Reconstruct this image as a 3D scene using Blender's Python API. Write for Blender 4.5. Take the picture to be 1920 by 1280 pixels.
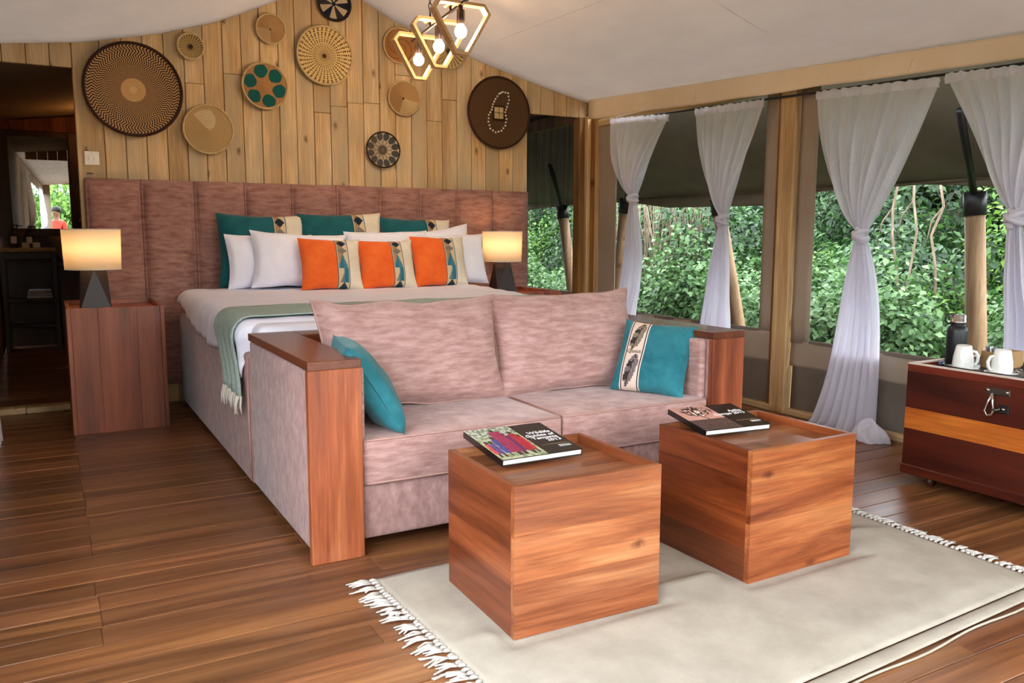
import bpy, bmesh, math, random
import numpy as np
from mathutils import Vector, Matrix, noise as mnoise
for o in list(bpy.data.objects): bpy.data.objects.remove(o)
SC = bpy.context.scene; COL = SC.collection
R = math.radians; PI = math.pi
random.seed(7); NR = np.random.RandomState(7)

# ------------------------------------------------------------------ camera, sky, exposure
YAW, PITCH, ROLL = R(29.278), R(7.33), R(0.13)
cd = bpy.data.cameras.new('camera'); cam = bpy.data.objects.new('camera', cd); COL.objects.link(cam)
cd.sensor_width = 36; cd.lens = 28.98; cd.clip_start = .02; cd.clip_end = 200
_f = Vector((math.sin(YAW)*math.cos(PITCH), math.cos(YAW)*math.cos(PITCH), -math.sin(PITCH)))
_r = Vector((math.cos(YAW), -math.sin(YAW), 0)); _u = _r.cross(_f)
_R = _r*math.cos(ROLL)+_u*math.sin(ROLL); _U = _u*math.cos(ROLL)-_r*math.sin(ROLL)
M = Matrix.Identity(4)
for i in range(3): M[i][0] = _R[i]; M[i][1] = _U[i]; M[i][2] = -_f[i]
M.translation = Vector((0, 0, 1.0749)); cam.matrix_world = M; SC.camera = cam

W = bpy.data.worlds.new('overcast_sky'); SC.world = W; W.use_nodes = True
bg = W.node_tree.nodes['Background']; bg.inputs[0].default_value = (.86, .93, 1.0, 1); bg.inputs[1].default_value = 3.0
sd = bpy.data.lights.new('sun', 'SUN'); sd.energy = .55; sd.angle = R(40); sd.color = (1, .96, .88)
sun = bpy.data.objects.new('sun', sd); COL.objects.link(sun); sun.rotation_euler = (R(70), 0, R(14))
vs = SC.view_settings; SC.display_settings.display_device = 'sRGB'
vs.view_transform = 'Standard'; vs.look = 'None'; vs.gamma = 1; vs.use_curve_mapping = False; vs.exposure = 2.22
try:
    SC.cycles.max_bounces = 10; SC.cycles.diffuse_bounces = 5; SC.cycles.transparent_max_bounces = 16
    SC.cycles.sample_clamp_indirect = 6; SC.cycles.use_denoising = True
except Exception: pass

# ------------------------------------------------------------------ helpers: nodes and materials
def nd(nt, t, ins={}, **props):
    n = nt.nodes.new(t)
    for k, v in props.items(): setattr(n, k, v)
    for k, v in ins.items():
        s = n.inputs[k]
        if isinstance(v, bpy.types.NodeSocket): nt.links.new(v, s)
        else: s.default_value = v
    return n
def mth(nt, op, a, b=0.0, c=None):
    i = {0: a, 1: b}
    if c is not None: i[2] = c
    return nd(nt, 'ShaderNodeMath', i, operation=op).outputs[0]
def vmul(nt, v, s): return nd(nt, 'ShaderNodeVectorMath', {0: v, 1: s}, operation='MULTIPLY').outputs[0]
def ramp(nt, fac, stops, interp='LINEAR'):
    n = nd(nt, 'ShaderNodeValToRGB', {0: fac}); cr = n.color_ramp; cr.interpolation = interp
    while len(cr.elements) < len(stops): cr.elements.new(.5)
    for e, (p, c) in zip(cr.elements, stops): e.position = p; e.color = (*c[:3], 1)
    return n.outputs[0]
def mixc(nt, fac, a, b, mode='MIX'):
    n = nt.nodes.new('ShaderNodeMix'); n.data_type = 'RGBA'; n.blend_type = mode
    for idx, v in ((0, fac), (6, a), (7, b)):
        s = n.inputs[idx]
        if isinstance(v, bpy.types.NodeSocket): nt.links.new(v, s)
        else: s.default_value = v if idx == 0 else (*v[:3], 1)
    return n.outputs[2]
def nmat(name, rough=.6, spec=.4, metal=0.):
    m = bpy.data.materials.new(name); m.use_nodes = True; nt = m.node_tree; b = nt.nodes['Principled BSDF']
    b.inputs['Roughness'].default_value = rough; b.inputs['Specular IOR Level'].default_value = spec; b.inputs['Metallic'].default_value = metal
    return m, nt, b
def S(r, g, b):   # sRGB 0-255 -> linear
    return tuple(((c/255)/12.92 if c/255 <= .04045 else ((c/255+.055)/1.055)**2.4) for c in (r, g, b))
def coords(nt, coord, randomize=True):
    if coord == 'W': v = nd(nt, 'ShaderNodeNewGeometry').outputs['Position']
    else: v = nd(nt, 'ShaderNodeTexCoord').outputs['Object']
    if randomize:
        rn = nd(nt, 'ShaderNodeObjectInfo').outputs['Random']
        off = nd(nt, 'ShaderNodeCombineXYZ', {0: mth(nt, 'MULTIPLY', rn, 17.), 1: mth(nt, 'MULTIPLY', rn, 31.), 2: mth(nt, 'MULTIPLY', rn, 23.)}).outputs[0]
        v = nd(nt, 'ShaderNodeVectorMath', {0: v, 1: off}, operation='ADD').outputs[0]
    return v
def bump(nt, b, h, strength, dist=.01):
    n = nd(nt, 'ShaderNodeBump', {'Height': h, 'Strength': strength, 'Distance': dist}); nt.links.new(n.outputs[0], b.inputs['Normal'])
def noise(nt, v, scale, detail=4, rough=.55, dist=0.):
    return nd(nt, 'ShaderNodeTexNoise', {'Vector': v, 'Scale': scale, 'Detail': detail, 'Roughness': rough, 'Distortion': dist}).outputs['Fac']
def wood(name, c1, c2, c3, axis='X', coord='O', rough=.4, streak=9., knots=0., spec=.4, bmp=.15, stretch=.12, stain=None, fine=.75, dist=.5, knotcol=(60, 32, 18), coat=0., flat=None, pick_=.45):
    m, nt, b = nmat(name, rough, spec)
    v = coords(nt, coord)
    sc = [1., 1., 1.]; sc['XYZ'.index(axis)] = stretch
    v1 = vmul(nt, v, tuple(sc)); n1 = noise(nt, v1, streak, 6, .6, dist)
    col = ramp(nt, n1, [(.30, S(*c1)), (.5, S(*c2)), (.70, S(*c3))])
    sc2 = [1., 1., 1.]; sc2['XYZ'.index(axis)] = .04
    n2 = noise(nt, vmul(nt, v, tuple(sc2)), 110., 3)
    g = nd(nt, 'ShaderNodeMapRange', {0: n2, 1: .32, 2: .68, 3: fine, 4: 1.1}).outputs[0]
    col = mixc(nt, 1., col, nd(nt, 'ShaderNodeCombineColor', {0: g, 1: g, 2: g}).outputs[0], 'MULTIPLY')
    if stain:
        n3 = noise(nt, vmul(nt, v, tuple(.35 if i == 'XYZ'.index(axis) else 1. for i in range(3))), 5., 4)
        f = nd(nt, 'ShaderNodeMapRange', {0: n3, 1: .45, 2: .62, 3: 0., 4: .8}).outputs[0]
        col = mixc(nt, f, col, S(*stain))
    if knots:
        sk = [1., 1., 1.]; sk['XYZ'.index(axis)] = .5
        if flat: sk['XYZ'.index(flat)] = 0.
        kv = vmul(nt, v, tuple(sk)); sp = nd(nt, 'ShaderNodeSeparateXYZ', {0: kv}).outputs; ab = [i for i in range(3) if i != 'XYZ'.index(flat or 'Y')]
        kv = nd(nt, 'ShaderNodeCombineXYZ', {0: sp[ab[0]], 1: sp[ab[1]]}).outputs[0]
        vo = nd(nt, 'ShaderNodeTexVoronoi', {'Vector': kv, 'Scale': knots}, voronoi_dimensions='2D')
        d = nd(nt, 'ShaderNodeMath', {0: vo.outputs['Distance'], 1: mth(nt, 'MULTIPLY', noise(nt, v, 60., 2), .08)}, operation='ADD').outputs[0]
        f = nd(nt, 'ShaderNodeMapRange', {0: d, 1: .055, 2: .115, 3: .8, 4: 0.}).outputs[0]
        pick = mth(nt, 'GREATER_THAN', nd(nt, 'ShaderNodeSeparateColor', {0: vo.outputs['Color']}).outputs[0], pick_)
        col = mixc(nt, mth(nt, 'MULTIPLY', f, pick), col, S(*knotcol))
    tint = nd(nt, 'ShaderNodeObjectInfo').outputs['Color']
    col = mixc(nt, 1., col, tint, 'MULTIPLY')
    nt.links.new(col, b.inputs['Base Color'])
    if coat: b.inputs['Coat Weight'].default_value = coat; b.inputs['Coat Roughness'].default_value = .2
    bump(nt, b, n2, bmp, .004)
    return m
def cloth(name, c1, c2, scale=(1, 1, 1), ns=6., rough=.85, weave=350., bmp=.25, detail=6, lo=.35, hi=.65, spec=.2, sheen=0., coord='O', c3=None, wrinkle=0., trans=0.):
    m, nt, b = nmat(name, rough, spec)
    v = coords(nt, coord, False)
    n1 = noise(nt, vmul(nt, v, scale), ns, detail, .65)
    st = [(lo, S(*c1)), (hi, S(*c2))] if c3 is None else [(lo, S(*c1)), ((lo+hi)/2, S(*c2)), (hi, S(*c3))]
    nt.links.new(ramp(nt, n1, st), b.inputs['Base Color'])
    n2 = noise(nt, v, weave, 2)
    if wrinkle:
        n4 = noise(nt, vmul(nt, v, (1, 1, 1)), 7., 4, .6, .6)
        n2 = mth(nt, 'ADD', mth(nt, 'MULTIPLY', n2, .3), mth(nt, 'MULTIPLY', n4, wrinkle))
    bump(nt, b, n2, bmp, .006)
    if sheen: b.inputs['Sheen Weight'].default_value = sheen
    if trans:
        t = nd(nt, 'ShaderNodeBsdfTranslucent', {0: (*S(207, 201, 195), 1)}); out = nt.nodes['Material Output']
        nt.links.new(nd(nt, 'ShaderNodeMixShader', {0: trans, 1: b.outputs[0], 2: t.outputs[0]}).outputs[0], out.inputs[0])
    return m
def plain(name, c, rough=.5, spec=.5, metal=0., emit=0.):
    m, nt, b = nmat(name, rough, spec, metal)
    v = coords(nt, 'O', False)
    n1 = noise(nt, v, 40., 3)
    g = nd(nt, 'ShaderNodeMapRange', {0: n1, 1: .3, 2: .7, 3: .92, 4: 1.06}).outputs[0]
    nt.links.new(mixc(nt, 1., S(*c), nd(nt, 'ShaderNodeCombineColor', {0: g, 1: g, 2: g}).outputs[0], 'MULTIPLY'), b.inputs['Base Color'])
    if emit: b.inputs['Emission Color'].default_value = (*S(*c), 1); b.inputs['Emission Strength'].default_value = emit
    return m
def printed(name, rough=.8, bmp=.2, weave=300., spec=.2):
    m, nt, b = nmat(name, rough, spec)
    a = nd(nt, 'ShaderNodeAttribute', attribute_name='Col').outputs['Color']
    nt.links.new(a, b.inputs['Base Color'])
    bump(nt, b, noise(nt, coords(nt, 'O', False), weave, 2), bmp, .004)
    return m
def sheer(name, c, clear):
    m = bpy.data.materials.new(name); m.use_nodes = True; nt = m.node_tree; nt.nodes.clear()
    v = coords(nt, 'O', False)
    wv = noise(nt, vmul(nt, v, (1, 60, 1)), 12., 2)
    fac = nd(nt, 'ShaderNodeMapRange', {0: wv, 1: .3, 2: .7, 3: clear*.7, 4: clear*1.3}).outputs[0]
    d = nd(nt, 'ShaderNodeBsdfDiffuse', {0: (*S(*c), 1)}); t = nd(nt, 'ShaderNodeBsdfTranslucent', {0: (*S(*c), 1)}); tr = nd(nt, 'ShaderNodeBsdfTransparent')
    a = nd(nt, 'ShaderNodeMixShader', {0: .5, 1: d.outputs[0], 2: t.outputs[0]})
    e = nd(nt, 'ShaderNodeMixShader', {0: fac, 1: a.outputs[0], 2: tr.outputs[0]})
    nd(nt, 'ShaderNodeOutputMaterial', {0: e.outputs[0]}); return m
def netting(name, c, clear, streak=False):
    m = bpy.data.materials.new(name); m.use_nodes = True; nt = m.node_tree; nt.nodes.clear()
    d = nd(nt, 'ShaderNodeBsdfDiffuse', {0: (*S(*c), 1)}); tr = nd(nt, 'ShaderNodeBsdfTransparent')
    fac = clear
    if streak:
        w = noise(nt, vmul(nt, coords(nt, 'O', False), (1, 14, .6)), 2.2, 4, .6, .5)
        fac = nd(nt, 'ShaderNodeMapRange', {0: w, 1: .35, 2: .65, 3: clear-.35, 4: clear}).outputs[0]
    e = nd(nt, 'ShaderNodeMixShader', {0: fac, 1: d.outputs[0], 2: tr.outputs[0]})
    nd(nt, 'ShaderNodeOutputMaterial', {0: e.outputs[0]}); return m
def emitm(name, c, s):
    m = bpy.data.materials.new(name); m.use_nodes = True; nt = m.node_tree; nt.nodes.clear()
    e = nd(nt, 'ShaderNodeEmission', {0: (*S(*c), 1), 1: s}); nd(nt, 'ShaderNodeOutputMaterial', {0: e.outputs[0]}); return m
def leafm(name, c1, c2, c3):
    m = bpy.data.materials.new(name); m.use_nodes = True; nt = m.node_tree; nt.nodes.clear()
    rn = nd(nt, 'ShaderNodeNewGeometry').outputs['Random Per Island']
    col = ramp(nt, rn, [(0., S(*c1)), (.5, S(*c2)), (1., S(*c3))])
    pb = nd(nt, 'ShaderNodeBsdfPrincipled', {'Base Color': col, 'Roughness': .45, 'Specular IOR Level': .35})
    t = nd(nt, 'ShaderNodeBsdfTranslucent', {0: col})
    e = nd(nt, 'ShaderNodeMixShader', {0: .35, 1: pb.outputs[0], 2: t.outputs[0]})
    nd(nt, 'ShaderNodeOutputMaterial', {0: e.outputs[0]}); return m

MT = {}
MT['wall_board'] = wood('pale_knotty_pine', (172, 134, 90), (208, 172, 124), (224, 198, 156), 'Z', 'O', .62, 7., 4.2, .25, .2, .1, stain=(178, 158, 126), knotcol=(92, 52, 26), flat='Y', pick_=.35)
MT['dark_board'] = wood('orange_brown_board', (96, 52, 24), (128, 74, 34), (150, 92, 46), 'Z', 'O', .6, 7., 4., .25, .2, .1)
MT['floor'] = wood('oiled_teak_deck', (86, 51, 30), (122, 78, 48), (154, 104, 66), 'X', 'O', .33, 16., 0., .45, .12, .05, fine=.8, dist=.8)
MT['night'] = wood('reddish_hardwood', (88, 38, 23), (134, 68, 42), (160, 88, 57), 'Z', 'O', .38, 9., 0., .45, .1, .1, fine=.82)
MT['arm'] = wood('sofa_arm_hardwood', (110, 50, 26), (156, 82, 48), (188, 114, 72), 'Z', 'O', .36, 10., 2.2, .45, .1, .12, knotcol=(80, 34, 18))
MT['armtop'] = wood('sofa_arm_top_hardwood', (84, 40, 22), (104, 54, 32), (122, 66, 40), 'Y', 'O', .26, 8., 0., .5, .06, .12)
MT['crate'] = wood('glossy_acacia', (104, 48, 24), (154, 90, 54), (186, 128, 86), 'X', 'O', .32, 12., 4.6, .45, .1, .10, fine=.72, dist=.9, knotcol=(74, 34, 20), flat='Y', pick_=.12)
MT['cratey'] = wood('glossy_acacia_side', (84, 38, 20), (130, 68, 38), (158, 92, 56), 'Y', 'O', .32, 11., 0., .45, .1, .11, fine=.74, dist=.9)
MT['chest'] = wood('dark_mahogany', (48, 14, 8), (78, 26, 14), (104, 40, 20), 'Y', 'O', .3, 9., 0., .5, .1, .1, fine=.82)
MT['chest_stripe'] = wood('orange_hardwood', (126, 56, 14), (168, 84, 24), (196, 112, 42), 'Y', 'O', .3, 9., 0., .5, .1, .1)
MT['post'] = wood('pine_post', (168, 130, 84), (198, 164, 116), (216, 186, 142), 'Z', 'O', .6, 6., 3.2, .25, .15, .08, knotcol=(128, 84, 46))
MT['postdark'] = wood('brown_post', (112, 76, 38), (142, 100, 54), (164, 120, 70), 'Z', 'O', .6, 6., 3.2, .25, .15, .08)
MT['pole'] = wood('weathered_pole', (104, 80, 56), (132, 104, 76), (156, 126, 94), 'Z', 'O', .7, 9., 4., .2, .2, .1)
MT['sillwood'] = wood('pale_sill_wood', (158, 128, 88), (184, 154, 112), (200, 172, 132), 'Y', 'O', .6, 6., 0., .25, .15, .08)
MT['frame'] = wood('light_ash_frame', (196, 150, 100), (218, 176, 126), (232, 196, 150), 'X', 'O', .5, 8., 0., .3, .1, .2)
MT['darkwood'] = wood('dark_stained_wood', (40, 20, 12), (58, 30, 18), (74, 40, 24), 'Z', 'O', .4, 6., 0., .4, .1, .1)
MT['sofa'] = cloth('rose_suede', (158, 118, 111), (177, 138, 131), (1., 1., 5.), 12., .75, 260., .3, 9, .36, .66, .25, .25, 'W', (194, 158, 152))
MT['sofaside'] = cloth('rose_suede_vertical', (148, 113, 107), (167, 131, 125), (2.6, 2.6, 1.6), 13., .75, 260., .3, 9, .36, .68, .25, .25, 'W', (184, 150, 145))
MT['head'] = cloth('rose_brown_suede', (124, 82, 72), (152, 108, 97), (1.2, 1.2, 5.), 9., .7, 260., .3, 9, .34, .66, .3, .2, 'W', (170, 126, 114))
MT['piping'] = plain('suede_piping', (176, 138, 128), .8, .2)
MT['linen'] = cloth('white_linen', (228, 227, 240), (242, 241, 250), (1, 1, 1), 3., .8, 400., .25, wrinkle=1.)
MT['quilt'] = cloth('white_stripe_cover', (230, 230, 246), (243, 243, 253), (.3, 30, 8), 1.5, .75, 400., .22, wrinkle=.8)
MT['sage'] = cloth('sage_throw', (150, 168, 158), (172, 188, 178), (2, 8, 8), 8., .9, 300., .4)
MT['fringe'] = cloth('cream_fringe', (214, 204, 186), (236, 230, 218), (1, 1, 1), 20., .9, 200., .3)
MT['rugfringe'] = cloth('white_cotton_fringe', (176, 170, 162), (204, 199, 192), (1, 1, 1), 30., .9, 200., .3)
MT['teal'] = cloth('teal_cotton', (6, 78, 84), (10, 94, 100), (1, 1, 1), 12., .7, 300., .2, sheen=.2)
MT['tealv'] = cloth('teal_velvet', (28, 100, 112), (50, 126, 136), (1, 1, 1), 9., .8, 300., .3, sheen=.15)
MT['orange'] = cloth('orange_cotton', (226, 92, 26), (238, 112, 44), (1, 1, 1), 8., .75, 300., .25, sheen=.2)
MT['cream'] = cloth('cream_cotton', (212, 200, 178), (228, 218, 198), (1, 1, 1), 8., .8, 300., .3)
MT['band'] = printed('printed_band')
MT['basket'] = printed('woven_grass', .75, .5, 160., .25)
MT['basketrim'] = cloth('dark_rim', (44, 24, 16), (62, 36, 24), (1, 1, 1), 30., .7, 120., .6)
MT['basketrimp'] = cloth('pale_rim', (178, 150, 104), (206, 180, 134), (1, 1, 1), 30., .7, 120., .6)
MT['canvas'] = cloth('cream_canvas', (186, 170, 152), (198, 183, 166), (2, 1, 1), 1.5, .9, 500., .15, wrinkle=.5, trans=.21)
MT['valance'] = cloth('cream_valance', (226, 206, 174), (236, 218, 188), (1, 1, 1), 2., .9, 500., .2, wrinkle=1.)
MT['taupe'] = cloth('taupe_canvas', (150, 134, 116), (162, 146, 128), (1, 1, 1), 2., .9, 500., .25, wrinkle=.8)
MT['taupedark'] = cloth('dark_taupe_canvas', (104, 94, 84), (116, 106, 95), (1, 1, 1), 2., .9, 500., .25, wrinkle=.8)
MT['fly'] = cloth('olive_flysheet', (108, 100, 84), (124, 114, 96), (1, 1, 1), 3., .9, 300., .2, wrinkle=.6, trans=.04)
MT['rug'] = cloth('cream_rug', (162, 154, 140), (179, 171, 157), (1, 1, 1), 5., .95, 420., .5, wrinkle=.25)
MT['curtain'] = sheer('sheer_curtain', (240, 238, 246), .20); MT['curtaintail'] = sheer('sheer_curtain_gathered', (240, 238, 246), .08)
MT['net'] = netting('insect_net', (60, 60, 54), .88); MT['netdark'] = netting('dark_insect_net', (34, 36, 32), .80, True)
MT['black'] = plain('black_powder_coat', (22, 24, 28), .4, .5); MT['blackm'] = plain('black_steel', (26, 25, 25), .5, .5, .3)
MT['steel'] = plain('brushed_steel', (196, 190, 184), .25, .5, 1.); MT['iron'] = plain('old_iron', (96, 92, 88), .35, .5, .9)
MT['white'] = plain('white_ceramic', (236, 236, 232), .15, .6); MT['plastic'] = plain('white_plastic', (226, 222, 212), .4, .5)
MT['lampbase'] = plain('bronze_faceted', (50, 40, 40), .4, .4, .1)
MT['card'] = plain('brown_card', (166, 132, 90), .8, .2); MT['navy'] = plain('navy_sachet', (70, 82, 112), .4, .5); MT['paper'] = plain('pages', (226, 222, 214), .7, .3)
MT['bookblack'] = plain('black_cover', (26, 20, 20), .25, .5); MT['ink'] = plain('white_ink', (232, 230, 228), .5, .3); MT['inkdark'] = plain('brown_ink', (96, 80, 70), .7, .2)
MT['bookpic'] = printed('printed_cover', .3, .0, 10., .5)
MT['shade'] = sheer('linen_shade', (250, 240, 220), .0)
MT['bulb'] = emitm('lit_bulb', (255, 222, 182), 55.); MT['bulbshade'] = emitm('lit_bulb_in_shade', (255, 208, 152), 17.)
MT['mirror'] = plain('mirror_glass', (220, 224, 222), .0, .5, 1.)
MT['edge'] = plain('worn_pale_edge', (206, 190, 176), .6, .3)
MT['leafa'] = leafm('leaf_bright', (60, 98, 26), (88, 128, 42), (130, 162, 72))
MT['leafb'] = leafm('leaf_dark', (16, 40, 16), (36, 68, 30), (74, 106, 54))
MT['leafc'] = leafm('leaf_nettle', (52, 84, 42), (80, 114, 62), (116, 146, 94))
MT['bark'] = wood('grey_bark', (86, 72, 60), (120, 104, 88), (150, 134, 116), 'Z', 'O', .9, 14., 0., .1, .5, .2)
MT['earth'] = cloth('leafy_earth', (20, 26, 14), (34, 44, 22), (1, 1, 1), 2., .95, 20., .6, 8, coord='W', c3=(52, 64, 34))
MT['skin'] = plain('skin', (120, 78, 58), .5, .4); MT['hair'] = plain('black_hair', (16, 13, 12), .6, .3); MT['red'] = plain('red_top', (196, 60, 46), .8, .2); MT['navycl'] = plain('dark_trousers', (34, 36, 48), .8, .2)
MT['clothw'] = cloth('white_towel', (206, 206, 212), (226, 226, 230), (1, 1, 1), 20., .95, 200., .5)

# ------------------------------------------------------------------ helpers: objects
ROOT = {}
def tag(o, label=None, cat=None, group=None, kind=None):
    if label: o['label'] = label
    if cat: o['category'] = cat
    if group: o['group'] = group
    if kind: o['kind'] = kind
    return o
def thing(name, label, cat, loc=(0, 0, 0), rot=(0, 0, 0), group=None, kind=None):
    o = bpy.data.objects.new(name, None); COL.objects.link(o); o.empty_display_size = .05
    o.location = loc; o.rotation_euler = rot if isinstance(rot, tuple) else (0, 0, rot)
    tag(o, label, cat, group, kind)
    ROOT[o.name] = Matrix.LocRotScale(Vector(loc), o.rotation_euler.to_quaternion(), None)
    return o
def part_empty(name, parent):
    o = bpy.data.objects.new(name, None); COL.objects.link(o); o.parent = parent; ROOT[o.name] = ROOT.get(parent.name, Matrix.Identity(4)); return o
class MB:
    def __init__(s): s.v = []; s.f = []; s.mi = []; s.c = []
    def add(s, vs, fs, mi=0, col=None):
        b = len(s.v); s.v += [tuple(p) for p in vs]; s.f += [tuple(i+b for i in f) for f in fs]; s.mi += [mi]*len(fs)
        s.c += [col]*len(fs); return s
    def box(s, x0, x1, y0, y1, z0, z1, b=.004, mi=0):
        b = min(b, abs(x1-x0)*.45, abs(y1-y0)*.45, abs(z1-z0)*.45)
        lo = (x0, y0, z0); hi = (x1, y1, z1); V = []; idx = {}
        for cx in (0, 1):
            for cy in (0, 1):
                for cz in (0, 1):
                    for a in range(3):
                        p = []
                        for k, c in enumerate((cx, cy, cz)):
                            e = hi[k] if c else lo[k]
                            p.append(e if k == a else e+(-b if c else b))
                        idx[(cx, cy, cz, a)] = len(V); V.append(p)
        F = []
        for a in range(3):
            k, l = [(1, 2), (2, 0), (0, 1)][a]
            for e in (0, 1):
                q = []
                for ck, cl in ((0, 0), (1, 0), (1, 1), (0, 1)):
                    c = [0, 0, 0]; c[a] = e; c[k] = ck; c[l] = cl; q.append(idx[(*c, a)])
                F.append(q if e else q[::-1])
        for a in range(3):
            k, l = [(1, 2), (2, 0), (0, 1)][a]
            for ck in (0, 1):
                for cl in (0, 1):
                    c0 = [0, 0, 0]; c0[k] = ck; c0[l] = cl; c1 = list(c0); c1[a] = 1
                    q = [idx[(*c0, k)], idx[(*c1, k)], idx[(*c1, l)], idx[(*c0, l)]]
                    F.append(q[::-1] if (ck ^ cl ^ 1) else q)
        for cx in (0, 1):
            for cy in (0, 1):
                for cz in (0, 1):
                    q = [idx[(cx, cy, cz, a)] for a in range(3)]
                    F.append(q if (cx+cy+cz) % 2 else q[::-1])
        return s.add(V, F, mi)
    def grid(s, fn, nu, nv, mi=0, flip=False, colfn=None, closeu=False):
        V = [fn(i/nu, j/nv) for j in range(nv+1) for i in range(nu+1)]
        b = len(s.v); s.v += [tuple(p) for p in V]
        for j in range(nv):
            for i in range(nu):
                q = (b+j*(nu+1)+i, b+j*(nu+1)+i+1, b+(j+1)*(nu+1)+i+1, b+(j+1)*(nu+1)+i)
                s.f.append(q[::-1] if flip else q); s.mi.append(mi); s.c.append(colfn((i+.5)/nu, (j+.5)/nv) if colfn else None)
        return s
    def tube(s, pts, r, n=8, mi=0, caps=True):
        pts = [Vector(p) for p in pts]; k = len(pts); rr = r if isinstance(r, (list, tuple)) else [r]*k
        V = []; up = Vector((0, 0, 1))
        t0 = (pts[1]-pts[0]).normalized(); a = t0.cross(up)
        if a.length < .05: a = t0.cross(Vector((0, 1, 0)))
        a.normalize()
        for i, p in enumerate(pts):
            t = (pts[min(i+1, k-1)]-pts[max(i-1, 0)]); t = t.normalized() if t.length > 1e-9 else t0
            a = (a-t*a.dot(t)); a = a.normalized() if a.length > 1e-6 else t.orthogonal().normalized()
            c = t.cross(a)
            for j in range(n):
                w = 2*PI*j/n; V.append(p+(a*math.cos(w)+c*math.sin(w))*rr[i])
        F = [(i*n+j, i*n+(j+1) % n, (i+1)*n+(j+1) % n, (i+1)*n+j) for i in range(k-1) for j in range(n)]
        if caps: F += [tuple(range(n))[::-1], tuple((k-1)*n+j for j in range(n))]
        return s.add(V, F, mi)
    def lathe(s, prof, n=24, c=(0, 0, 0), mi=0):
        V = []; F = []
        for r, z in prof:
            for j in range(n):
                w = 2*PI*j/n; V.append((c[0]+r*math.cos(w), c[1]+r*math.sin(w), c[2]+z))
        for i in range(len(prof)-1):
            for j in range(n): F.append((i*n+j, i*n+(j+1) % n, (i+1)*n+(j+1) % n, (i+1)*n+j))
        return s.add(V, F, mi)
    def build(s, name, mat, parent=None, smooth=False, local=False, fix=False, subsurf=0, solid=0., angle=None):
        me = bpy.data.meshes.new(name)
        V = s.v
        if parent is not None and not local:
            Mi = ROOT.get(parent.name, Matrix.Identity(4)).inverted(); V = [tuple(Mi @ Vector(p)) for p in V]
        me.from_pydata(V, [], s.f)
        for m in (mat if isinstance(mat, list) else [mat]): me.materials.append(m)
        if any(s.mi): me.polygons.foreach_set('material_index', s.mi)
        if any(c is not None for c in s.c):
            at = me.color_attributes.new('Col', 'FLOAT_COLOR', 'CORNER'); buf = []
            for p, c in zip(me.polygons, s.c): buf += [*(c or (1, 1, 1)), 1.]*p.loop_total
            at.data.foreach_set('color', buf)
        if smooth: me.polygons.foreach_set('use_smooth', [True]*len(me.polygons))
        if fix:
            bm = bmesh.new(); bm.from_mesh(me); bmesh.ops.remove_doubles(bm, verts=bm.verts, dist=1e-5); bmesh.ops.recalc_face_normals(bm, faces=bm.faces); bm.to_mesh(me); bm.free()
        me.update()
        o = bpy.data.objects.new(name, me); COL.objects.link(o)
        if parent is not None: o.parent = parent; ROOT[o.name] = ROOT.get(parent.name, Matrix.Identity(4))
        if solid: md = o.modifiers.new('solid', 'SOLIDIFY'); md.thickness = solid; md.offset = 0
        if subsurf: md = o.modifiers.new('sub', 'SUBSURF'); md.levels = md.render_levels = subsurf
        return o
def rbox(x0, x1, y0, y1, z0, z1, r, seg=4, bulge=None):
    bm = bmesh.new(); bmesh.ops.create_cube(bm, size=1)
    for v in bm.verts: v.co = Vector((x0+(v.co.x+.5)*(x1-x0), y0+(v.co.y+.5)*(y1-y0), z0+(v.co.z+.5)*(z1-z0)))
    bmesh.ops.bevel(bm, geom=bm.edges[:], offset=r, segments=seg, profile=.5, affect='EDGES')
    mb = MB(); bm.verts.ensure_lookup_table(); mb.add([v.co.copy() for v in bm.verts], [[v.index for v in f.verts] for f in bm.faces]); bm.free(); return mb
def children(o): return [c for c in bpy.data.objects if c.parent == o]
def copy_tree(o, parent=None):
    c = o.copy(); COL.objects.link(c)
    if parent is not None: c.parent = parent
    for ch in list(o.children): copy_tree(ch, c)
    return c
def tint(o, c):
    o.color = (c, c, c, 1) if isinstance(c, (int, float)) else (*c, 1); return o
def lerp(a, b, t): return a+(b-a)*t
def pl(x, pts):
    if x <= pts[0][0]: return pts[0][1]
    for (a, b), (c, d) in zip(pts, pts[1:]):
        if x <= c: return b+(d-b)*(x-a)/(c-a)
    return pts[-1][1]
def smooth(a, b, x): t = max(0, min(1, (x-a)/(b-a))); return t*t*(3-2*t)
def nz(x, y, z): return mnoise.noise(Vector((x, y, z)))

YW = 5.66; XW = 3.88; XL = -.40; YF = -2.4; YB = 9.25
PROF = [(-.7, 2.13), (-.163, 2.153), (.243, 2.204), (.685, 2.304), (1.003, 2.406), (1.271, 2.528), (1.41, 2.596), (1.777, 2.78), (1.992, 2.675), (2.224, 2.562), (2.895, 2.359), (3.357, 2.246), (3.9, 2.128)]
def roof(x, y): return pl(x, PROF)-.052*min(5.66-min(y, 5.66), 4.6)*max(0, (x-1.78)/2.1)

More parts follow.
